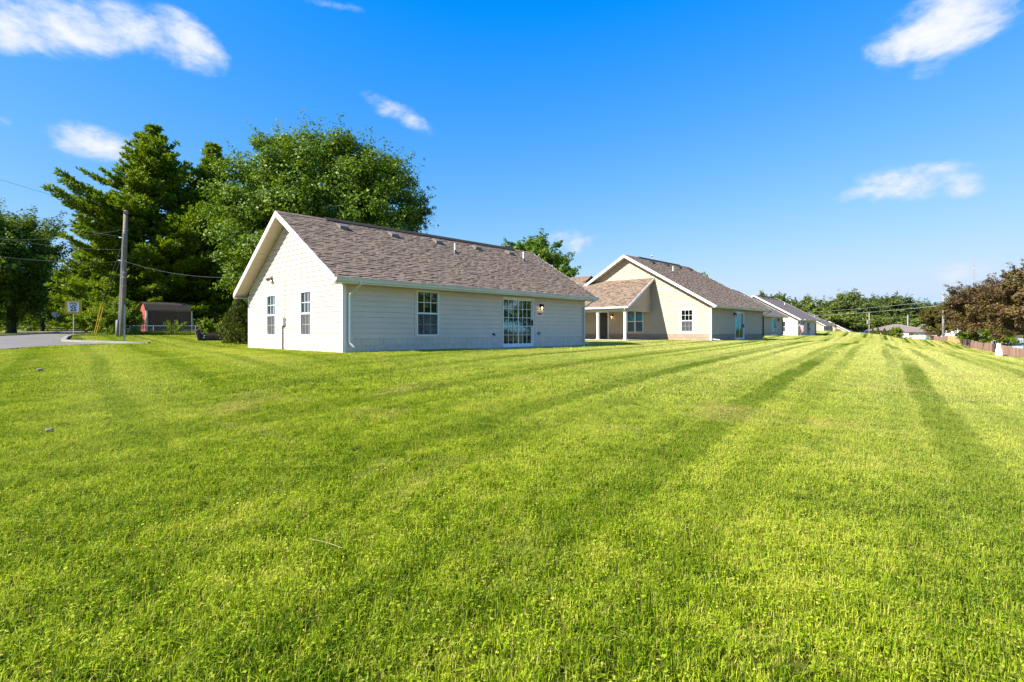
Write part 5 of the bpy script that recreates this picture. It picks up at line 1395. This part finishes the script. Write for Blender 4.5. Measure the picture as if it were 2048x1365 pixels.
broadleaf('oak_tree', 'dark spreading oak shading the far side of the street', x, y, 15, 8.4, 5.9, 6.6, 0.27, 230, 270, OAK, seed=3, clump_r=0.18, trunk_r=0.4)
x, y = at(-60, 56)
broadleaf('oak_tree', 'dark oak at the left hand edge of the far verge', x, y, 14, 7.6, 5.4, 6.4, 0.27, 130, 240, OAK, seed=4, clump_r=0.19, trunk_r=0.4)
back = [(85, 74, 9.5, 5.2, 4.2, OAK, 'shaded tree beyond the cross street behind the stop sign'), (165, 82, 10.2, 5.5, 4.4, OAK, 'shaded tree behind the speed limit sign'), (20, 95, 10.5, 6.5, 4.6, OAK, 'far dark tree down the street beyond the oak'),
        (110, 112, 11, 7, 5, OAK, 'distant tree closing the end of the street'), (225, 92, 11.5, 7.0, 5, OAK, 'dark tree behind the low pine'), (300, 78, 11, 6.0, 5, OAK, 'dense dark tree behind the shed'), (370, 74, 10.5, 5.5, 4.6, OAK, 'dark tree behind the right end of the shed'),
        (470, 70, 9.5, 5.5, 4.6, GREEN, 'tree behind the brick house and the juniper'), (-40, 86, 12, 7, 5.5, OAK, 'far dark tree left of the cross street'), (400, 98, 12, 7, 6, OAK, 'distant dark tree seen through the pine limbs'), (250, 112, 13, 8, 6, OAK, 'distant tree between the pines and the pole'), (155, 130, 13, 9, 6, OAK, 'farthest tree beyond the street end')]
for k, (px, D, H, r_x, r_z, mt, lab) in enumerate(back):
    x, y = at(px, D); broadleaf('shade_tree', lab, x, y, H, H * 0.5, r_x, H * 0.5, 0.36, 80, 170, mt, 'trees behind the street and shed', seed=20 + k, clump_r=0.22)
x, y = at(172, 56); broadleaf('small_tree', 'small pale-trunked tree standing beyond the yellow guy guards', x, y, 4.5, 3.0, 1.9, 1.6, 0.2, 40, 120, GREEN, seed=40, clump_r=0.26, trunk_r=0.12)
for k, (px, D, H, r_x, r_z, lab) in enumerate(((200, 41.5, 2.6, 0.95, 1.3, 'bright bush behind the yellow guy guards'), (226, 41.2, 3.2, 1.0, 1.6, 'leafy bush left of the utility pole base'), (264, 43.2, 2.4, 0.75, 1.2, 'bush between the utility pole and the shed'), (272, 45.5, 2.7, 0.55, 1.3, 'tall bush against the red end of the shed'), (418, 44, 1.5, 0.8, 0.75, 'low bush right of the shed behind the fence'), (452, 42.5, 1.6, 0.8, 0.8, 'viny bush beside the juniper'))):
    x, y = at(px, D); broadleaf('bush', lab, x, y, H, H * 0.5, r_x, r_z, 0.13, 45, 110, BRIGHT, 'bushes along the wire fence', seed=60 + k, clump_r=0.27, multi=True, trunk_r=0.03, category='bush')
# tall weed in front of the shed
x, y = at(345, 42.4); zw = gz(x, y)
weed = thing('tall_weed', 'tall branching weed growing through the fence before the shed', 'plant', (x, y, zw))
wm, Cw, Aw = MB(), [], []
for k in range(11):
    a = random.uniform(0, 6.28); L = random.uniform(1.0, 1.9); e = Vector((math.cos(a) * L * .7, math.sin(a) * L * .5, L * random.uniform(.55, .95)))
    pth = limb_path((0, 0, 0), e, 0.12); wm.tube(pth, [.02, .018, .015, .012, .008, .004], 5, False)
    for j in range(46):
        u_ = random.uniform(.25, 1.0); i = min(int(u_ * 5), 4); p = pth[i].lerp(pth[i + 1], u_ * 5 - i); Cw.append(tuple(p + Vector((random.gauss(0, .06), random.gauss(0, .06), random.gauss(0, .05))))); 
wm.build('stem', M['bark'], weed)
Cw = np.array(Cw); nw = unit(rng.normal(size=Cw.shape) * .6 + np.array([0, 0, .8]))
link(bpy.data.objects.new('leaves', quads_mesh('leaves', leaf_quads(Cw, nw, rng.uniform(.09, .17, len(Cw))), BRIGHT)), weed)

def cone_shrub(name, label, x, y, H, r, leaf, n, mat, seed, group=None, tip=0.15, loose=0.12):
    global rng
    rng = np.random.default_rng(900 + seed); z = gz(x, y); t = thing(name, label, 'shrub', (x, y, z), 0, group)
    f = rng.uniform(0.02, 1, n) ** 0.8
    prof = r * np.where(f < 0.3, 0.75 + 0.25 * f / 0.3, ((1 - f) / 0.7) ** 0.75 * (1 - tip) + tip * (1 - f) * 1.2)
    th = rng.uniform(0, 2 * PI, n); q = prof * (1 - np.abs(rng.normal(size=n)) * 0.18) * (1 + loose * np.sin(7 * th + 9 * f) + rng.normal(size=n) * loose)
    c = np.stack([q * np.cos(th), q * np.sin(th), f * H], 1)
    a = unit(np.stack([np.cos(th) * .6, np.sin(th) * .6, np.full(n, .9)], 1) + rng.normal(size=(n, 3)) * .3)
    nn = unit(np.stack([np.cos(th), np.sin(th), np.full(n, .4)], 1) + rng.normal(size=(n, 3)) * .5); nn = unit(nn - (nn * a).sum(-1, keepdims=True) * a)
    link(bpy.data.objects.new('foliage', quads_mesh('foliage', leaf_quads(c, nn, leaf * rng.uniform(.6, 1.4, n), .45, a * 4), mat)), t)
    MB().tube([(0, 0, -.2), (0, 0, H * .85)], [.06 * r + .03, .01], 6).build('stem', M['bark'], t)
    return t
x, y = at(480, 26.5); cone_shrub('juniper_shrub', 'upright juniper growing behind the corner of the white house', x, y, zat(597, 26.5) - gz(x, y), 0.85, 0.13, 9000, JUNI, 1, loose=0.16)
x, y = at(1746, 132)
for k, (px, D, H, r_) in enumerate(((1745.5, 128, 2.6, .5), (1756, 126, 2.9, .55), (1769, 122, 2.5, .75))):
    x, y = at(px, D); cone_shrub('arborvitae', ['slim clipped evergreen next to the transformer pole', 'taller slim clipped evergreen second from the transformer pole', 'rounder evergreen behind the yellow guy guard'][k], x, y, H, r_, 0.16, 2600, FARG, 10 + k, 'evergreens at the lawn end', 0.5, 0.05)
for k, (px, D, H, r_, lab) in enumerate(((1785, 84, 1.55, .55, 'small yellow-green shrub in the far lawn'), (1797, 80, 1.75, .72, 'rounder yellow-green shrub casting shade in the far lawn'))):
    x, y = at(px, D); broadleaf('lawn_shrub', lab, x, y, H, H * .52, r_, H * .5, 0.14, 36, 90, BRIGHT, 'shrubs in the far lawn', seed=80 + k, clump_r=.3, multi=True, trunk_r=.025, category='shrub')
x, y = at(1060, 62); broadleaf('ash_tree', 'green tree showing over the right end of the white house roof', x, y, 12.5, 8.3, 4.6, 3.9, 0.28, 130, 230, GREEN, seed=90, clump_r=.2, lobes=.22)
x, y = at(1125, 58); broadleaf('ash_tree', 'smaller tree tip lower beside the tree over the white roof', x, y, 8.6, 6.5, 1.7, 1.8, 0.24, 26, 150, GREEN, seed=91, clump_r=.3)
x, y = at(1416, 74); broadleaf('ash_tree', 'tree tip peeping over the cream house roof', x, y, 8.9, 6.6, 1.6, 2.3, 0.26, 20, 130, GREEN, seed=92, clump_r=.3)
x, y = at(1540, 120); broadleaf('wood_tree', 'rounded tree behind the ridge of the pale house', x, y, 9.8, 6.4, 4.2, 3.2, 0.42, 50, 120, FARG, 'trees of the far wood', seed=93, clump_r=.22)
x, y = at(1575, 140); broadleaf('wood_tree', 'darker tree right of the rounded tree over the pale house', x, y, 9.6, 6.0, 4.0, 3.4, 0.45, 50, 120, FARD, 'trees of the far wood', seed=94, clump_r=.22)
wood = [(1612, 588, 185, FARG), (1642, 592, 200, FARG), (1664, 603, 215, FARD), (1690, 577, 205, FARG), (1712, 579, 195, FARD), (1736, 590, 225, FARD), (1762, 588, 205, FARD), (1790, 582, 200, FARD), (1812, 596, 215, FARG), (1842, 612, 230, FARD), (1866, 600, 210, FARD), (1893, 603, 200, FARG), (1630, 620, 170, FARG), (1680, 620, 172, FARG), (1722, 625, 176, FARG), (1775, 628, 182, FARD), (1830, 632, 180, FARG), (1925, 610, 215, FARD), (1970, 608, 205, FARD), (2020, 606, 200, FARD), (2060, 600, 190, FARG)]
wl_ = ['yellow-green tree just right of the pale house roof', 'rounded tree of the wood over the small tan house', 'low dark tree in the dip of the wood skyline', 'highest yellow-green tree of the far wood', 'dark tree beside the highest tree of the wood', 'dark tree of the wood behind the transformer pole', 'dark tree above the slim clipped evergreens', 'tall dark tree above the rust red roof', 'green tree above the bungalow roof', 'low dark tree behind the pale pole by the bungalow', 'dark tree left of the tall grey pole', 'green tree right behind the tall grey pole',
       'lower tree in front of the wood by the pale house', 'lower tree over the low far house', 'lower tree beside the transformer pole', 'lower dark tree behind the bungalow', 'lower green tree between the bungalow and the bronze trees', 'dark wood tree behind the bronze trees', 'dark wood tree behind the largest purple tree', 'dark wood tree behind the near end of the fence', 'green wood tree beyond the darkest purple tree']
for k, (px, ytop, D, mt) in enumerate(wood):
    x, y = at(px, D); z = -2.0; H = zat(ytop, D) - z
    broadleaf('wood_tree', wl_[k], x, y, H, H * .56, 8.0 if ytop < 615 else 9.0, H * .44, 0.72, 100, 110, mt, 'trees of the far wood', seed=110 + k, clump_r=.2, z=z, lobes=.2)
# bronze-leaved trees along the drive
for k, (px, ytop, D, r_x, lab, mt) in enumerate(((1878, 606, 96, 3.2, 'bronze-leaved tree round the tall grey pole', PURPLE2), (1970, 549, 65, 3.9, 'largest bronze-purple tree with a thick dark trunk behind the fence', PURPLE), (2054, 520, 51, 3.6, 'dark purple-leaved tree with upright shoots at the near end of the fence', PURPLE), (1934, 577, 80, 3.1, 'bronze tree between the tall pole and the largest purple tree', PURPLE2))):
    x, y = at(px, D); z = gz(x, y); H = zat(ytop, D) - z
    broadleaf('crabapple_tree', lab, x, y, H, H * .60, r_x, H * .38, 0.22, 140, 200, mt, 'bronze-leaved trees along the drive', seed=150 + k, clump_r=.2, trunk_r=0.24, lobes=.22)
for k, (px, ytop, D, r_x, lab) in enumerate(((1941, 650, 71, 1.5, 'bright green shrub left of the thick dark trunk behind the fence'), (1999, 650, 58.5, 1.6, 'bright green shrub right of the thick dark trunk behind the fence'))):
    x, y = at(px, D); z = gz(x, y); H = zat(ytop, D) - z
    broadleaf('bright_shrub', lab, x, y, H, H * .55, r_x, H * .45, 0.16, 60, 130, BRIGHT, 'bright shrubs behind the board fence', seed=170 + k, clump_r=.26, multi=True, trunk_r=.04, category='shrub')

# the tree row goes on past the drive; the house's glass mirrors it
for k, (x, y, H, lab) in enumerate(((62, 22, 9, 'green tree across the drive mirrored in the sliding door'), (66, 31, 10, 'taller green tree across the drive mirrored in the sliding door'), (70, 42, 9.5, 'green tree on the drive side beyond the darkest purple tree'), (60, 12, 9, 'green tree farther down the drive from the mirrored trees'), (73, 52, 9, 'green tree of the drive row behind the darkest purple tree'))):
    broadleaf('drive_tree', lab, x, y, H, H * .5, 5.2, H * .5, 0.34, 70, 150, OAK, 'trees across the drive', seed=200 + k, clump_r=.22)

# ------------------------------------------------------------------ grass
rng = np.random.default_rng(77)
def blades_mesh(name, size, n, h0, h1, w, clover=0, leaf=0.02, lean=1.05, clump=True):
    N = n
    bx_ = rng.uniform(-size / 2, size / 2, N); by_ = rng.uniform(-size / 2, size / 2, N)
    if clump:      # gather a share of the blades into tufts
        ct = rng.uniform(-size / 2, size / 2, (max(4, n // 40), 2)); k = rng.integers(0, len(ct), N); m = rng.random(N) < 0.55
        bx_[m] = ct[k[m], 0] + rng.normal(size=m.sum()) * size * 0.035; by_[m] = ct[k[m], 1] + rng.normal(size=m.sum()) * size * 0.035
    h = rng.uniform(h0, h1, N) * rng.choice([1, 1, 1, 1.25, 0.7], N)
    if clump: h *= np.where(m, rng.uniform(0.65, 1.45, len(ct))[k], 0.85)
    th = rng.uniform(0, 2 * PI, N); ln = np.abs(rng.normal(size=N)) * lean * h
    dx, dy = np.cos(th), np.sin(th); px_, py_ = -dy, dx
    tw = rng.uniform(-0.8, 0.8, N); qx = px_ * np.cos(tw) - py_ * np.sin(tw); qy = px_ * np.sin(tw) + py_ * np.cos(tw)
    ww = w * rng.uniform(0.6, 1.3, N) / 2
    Vv = np.zeros((N, 5, 3))
    for i, (f, k) in enumerate(((0, 1.0), (0, -1.0), (0.55, -0.85), (0.55, 0.85))):
        Vv[:, i, 0] = bx_ + dx * ln * f ** 2 * 1.2 + (px_ if f == 0 else qx) * ww * k; Vv[:, i, 1] = by_ + dy * ln * f ** 2 * 1.2 + (py_ if f == 0 else qy) * ww * k; Vv[:, i, 2] = h * f * 0.98 - (0.02 if f == 0 else 0)
    Vv[:, 4, 0] = bx_ + dx * ln; Vv[:, 4, 1] = by_ + dy * ln; Vv[:, 4, 2] = h * np.sqrt(np.maximum(0.15, 1 - np.minimum(0.8, (ln / h) ** 2 * 0.6)))
    verts = Vv.reshape(-1, 3); b = np.arange(N)[:, None] * 5
    loops = np.concatenate([b + np.array([[0, 1, 2, 3]]), b + np.array([[3, 2, 4]])], 1).ravel()
    tot = np.tile([4, 3], N)
    if clover:
        K = clover; c = np.stack([rng.uniform(-size / 2, size / 2, K), rng.uniform(-size / 2, size / 2, K), rng.uniform(h0 * 0.6, h1 * 0.85, K)], 1)
        c = np.repeat(c, 3, 0); a = np.tile([0, 2.09, 4.19], K) + np.repeat(rng.uniform(0, 6.28, K), 3)
        d = np.stack([np.cos(a), np.sin(a), rng.normal(size=3 * K) * 0.25], 1)
        n_ = unit(np.array([0, 0, 1.0]) + rng.normal(size=(3 * K, 3)) * 0.35); n_ = unit(n_ - (n_ * unit(d)).sum(-1, keepdims=True) * unit(d))
        Q = leaf_quads(c + d * leaf * 0.45, n_, np.full(3 * K, leaf) * np.repeat(rng.uniform(.7, 1.2, K), 3), 0.85, d * 6)
        o = len(verts); verts = np.concatenate([verts, Q.reshape(-1, 3)]); loops = np.concatenate([loops, o + np.arange(len(Q) * 4)]); tot = np.concatenate([tot, np.full(len(Q), 4)])
    me = bpy.data.meshes.new(name)
    me.vertices.add(len(verts)); me.loops.add(len(loops)); me.polygons.add(len(tot))
    me.vertices.foreach_set('co', verts.astype(np.float32).ravel()); me.loops.foreach_set('vertex_index', loops.astype(np.int32))
    st_ = np.concatenate([[0], np.cumsum(tot)[:-1]]); me.polygons.foreach_set('loop_start', st_.astype(np.int32)); me.polygons.foreach_set('loop_total', tot.astype(np.int32))
    me.update(calc_edges=True); me.materials.append(M['blade']); return me
pc = bpy.data.collections.new('grass_patches')
LOD = [(0.5, 0.0, 8.6, 3), (1.0, 8.6, 22.0, 3), (2.5, 22.0, 125.0, 3)]
for li, (size, n, h0, h1, w, cl, lf) in enumerate(((0.5, 3000, 0.022, 0.046, 0.0034, 170, 0.0115), (1.0, 3800, 0.022, 0.046, 0.0065, 260, 0.017), (2.5, 6200, 0.022, 0.048, 0.018, 0, 0.03))):
    for v_ in range(3):
        pc.objects.link(bpy.data.objects.new('patch_%d%d' % (li, v_), blades_mesh('grass_patch', size, n, h0, h1, w, cl, lf)))
def local_poly(C, pts): return [(C.x + U.x * s_ - V.x * t_, C.y + U.y * s_ - V.y * t_) for s_, t_ in pts]
HOUSES = [local_poly(C1, [(-.05, -.05), (13.25, -.05), (13.25, 8), (-.05, 8)]), local_poly(C1, [(5.4, -1.0), (12.6, -1.0), (12.6, 0), (5.4, 0)]), local_poly(C2, [(-.05, -.05), (10.1, -.05), (10.1, 13.1), (-.05, 13.1)]), local_poly(C2, [(-3.55, 4.34), (0, 4.34), (0, 18.7), (-3.55, 18.7)])]
pts, rots, ids, scl = [], [], [], []
for li, (size, r0, r1, nv) in enumerate(LOD):
    lo_x, hi_x = -1.15 * r1 - 2, 1.15 * r1 + 2
    X, Y = np.meshgrid(np.arange(lo_x, hi_x, size * 0.87), np.arange(-1.0 if li == 0 else 2.0, r1 + size, size * 0.87))
    X = X.ravel() + rng.uniform(-.04, .04, X.size) * size; Y = Y.ravel() + rng.uniform(-.04, .04, Y.size) * size
    keep = (Y > r0 - size * 0.3) & (Y < r1) & (np.abs(X) < 1.12 * np.maximum(Y, 0) + 1.6)
    if li == 2: keep &= ~((X > 0.9 * Y + 6) & (Y > 60))
    X, Y = X[keep], Y[keep]
    bad = np.zeros(len(X), bool); hs_ = size * 0.5
    for poly in (STREET, CROSS, RROAD):
        for dx, dy in ((0, 0), (hs_, 0), (-hs_, 0), (0, hs_), (0, -hs_), (hs_ * .7, hs_ * .7), (-hs_ * .7, hs_ * .7), (hs_ * .7, -hs_ * .7), (-hs_ * .7, -hs_ * .7)): bad |= inside(poly, X + dx, Y + dy)
    for k_, poly in enumerate(HOUSES):
        if k_ == 1: bad |= inside(poly, X, Y)
        else:
            allin = np.ones(len(X), bool)
            for dx, dy in ((0, 0), (hs_ * .5, 0), (-hs_ * .5, 0), (0, hs_ * .5), (0, -hs_ * .5)): allin &= inside(poly, X + dx, Y + dy)
            bad |= allin
    X, Y = X[~bad], Y[~bad]
    Z = gz_arr(X, Y); e = 0.4
    nx_ = -(gz_arr(X + e, Y) - gz_arr(X - e, Y)) / (2 * e); ny_ = -(gz_arr(X, Y + e) - gz_arr(X, Y - e)) / (2 * e)
    for i in range(len(X)):
        q = Vector((0, 0, 1)).rotation_difference(Vector((nx_[i], ny_[i], 1)).normalized()) @ Matrix.Rotation(random.randrange(4) * PI / 2 + random.uniform(-.09, .09), 3, 'Z').to_quaternion()
        rots.append(tuple(q.to_euler())); pts.append((X[i], Y[i], Z[i] + 0.014)); ids.append(li * 3 + random.randrange(3)); scl.append(random.uniform(0.85, 1.2))
pm = bpy.data.meshes.new('grass'); pm.from_pydata(pts, [], [])
for nm, ty, data, key in (('rot', 'FLOAT_VECTOR', np.array(rots, np.float32).ravel(), 'vector'), ('pick', 'INT', np.array(ids, np.int32), 'value'), ('tall', 'FLOAT', np.array(scl, np.float32), 'value')):
    at_ = pm.attributes.new(nm, ty, 'POINT'); at_.data.foreach_set(key, data)
grass = link(bpy.data.objects.new('grass', pm)); tag(grass, 'short mown grass and clover blades covering the lawn', 'grass', kind='stuff')
ng = bpy.data.node_groups.new('scatter_grass', 'GeometryNodeTree')
ng.interface.new_socket('Geometry', in_out='INPUT', socket_type='NodeSocketGeometry'); ng.interface.new_socket('Geometry', in_out='OUTPUT', socket_type='NodeSocketGeometry')
gi, go_ = ng.nodes.new('NodeGroupInput'), ng.nodes.new('NodeGroupOutput')
ci = ng.nodes.new('GeometryNodeCollectionInfo'); ci.inputs['Collection'].default_value = pc; ci.inputs['Separate Children'].default_value = True; ci.inputs['Reset Children'].default_value = True
ip = ng.nodes.new('GeometryNodeInstanceOnPoints'); ip.inputs['Pick Instance'].default_value = True
def named(nm, ty):
    n = ng.nodes.new('GeometryNodeInputNamedAttribute'); n.data_type = ty; n.inputs['Name'].default_value = nm; return n.outputs['Attribute']
cx = ng.nodes.new('ShaderNodeCombineXYZ'); cx.inputs[0].default_value = 1; cx.inputs[1].default_value = 1; ng.links.new(named('tall', 'FLOAT'), cx.inputs[2])
ng.links.new(gi.outputs[0], ip.inputs['Points']); ng.links.new(ci.outputs[0], ip.inputs['Instance']); ng.links.new(named('pick', 'INT'), ip.inputs['Instance Index'])
ng.links.new(named('rot', 'FLOAT_VECTOR'), ip.inputs['Rotation']); ng.links.new(cx.outputs[0], ip.inputs['Scale']); ng.links.new(ip.outputs[0], go_.inputs[0])
grass.modifiers.new('scatter', 'NODES').node_group = ng

# rank weeds along the wire fence, round posts and at the road edge
WV = []
def weeds(cx_, cy_, n, sx_, sy_, h0, h1, w=0.02):
    x_ = cx_ + rng.normal(size=n) * sx_; y_ = cy_ + rng.normal(size=n) * sy_; z_ = gz_arr(x_, y_)
    th = rng.uniform(0, 2 * PI, n); h = rng.uniform(h0, h1, n); ln = h * np.abs(rng.normal(size=n)) * .4
    d = np.stack([np.cos(th) * ln, np.sin(th) * ln, h], 1); p = np.stack([-np.sin(th), np.cos(th), np.zeros(n)], 1) * w / 2
    b = np.stack([x_, y_, z_ - .03], 1)
    WV.append(np.stack([b - p, b + p, b + d * np.array([1, 1, 1]) + p * .15, b + d - p * .15], 1))
for (pa, Da), (pb, Db) in zip(fp, fp[1:]):
    for k in range(6):
        f = (k + .5) / 6; x_, y_ = at(pa + (pb - pa) * f, Da + (Db - Da) * f - .3); weeds(x_, y_, 420, .35, .25, .12, .42)
for px, D, n, s_, h in ((152, 36.6, 220, .25, .3), (186, 38.6, 500, .4, .35), (243, 36.6, 260, .3, .22), (248, 26.9, 160, .12, .2), (478, 26.2, 200, .4, .2), (205, 40.5, 500, .7, .4)):
    x_, y_ = at(px, D); weeds(x_, y_, n, s_, s_, .08, h)
Q = np.concatenate(WV)
wo_ = link(bpy.data.objects.new('weeds', quads_mesh('weeds', Q, BRIGHT))); tag(wo_, 'rank weeds and long grass along the wire fence and posts', 'weeds', kind='stuff')
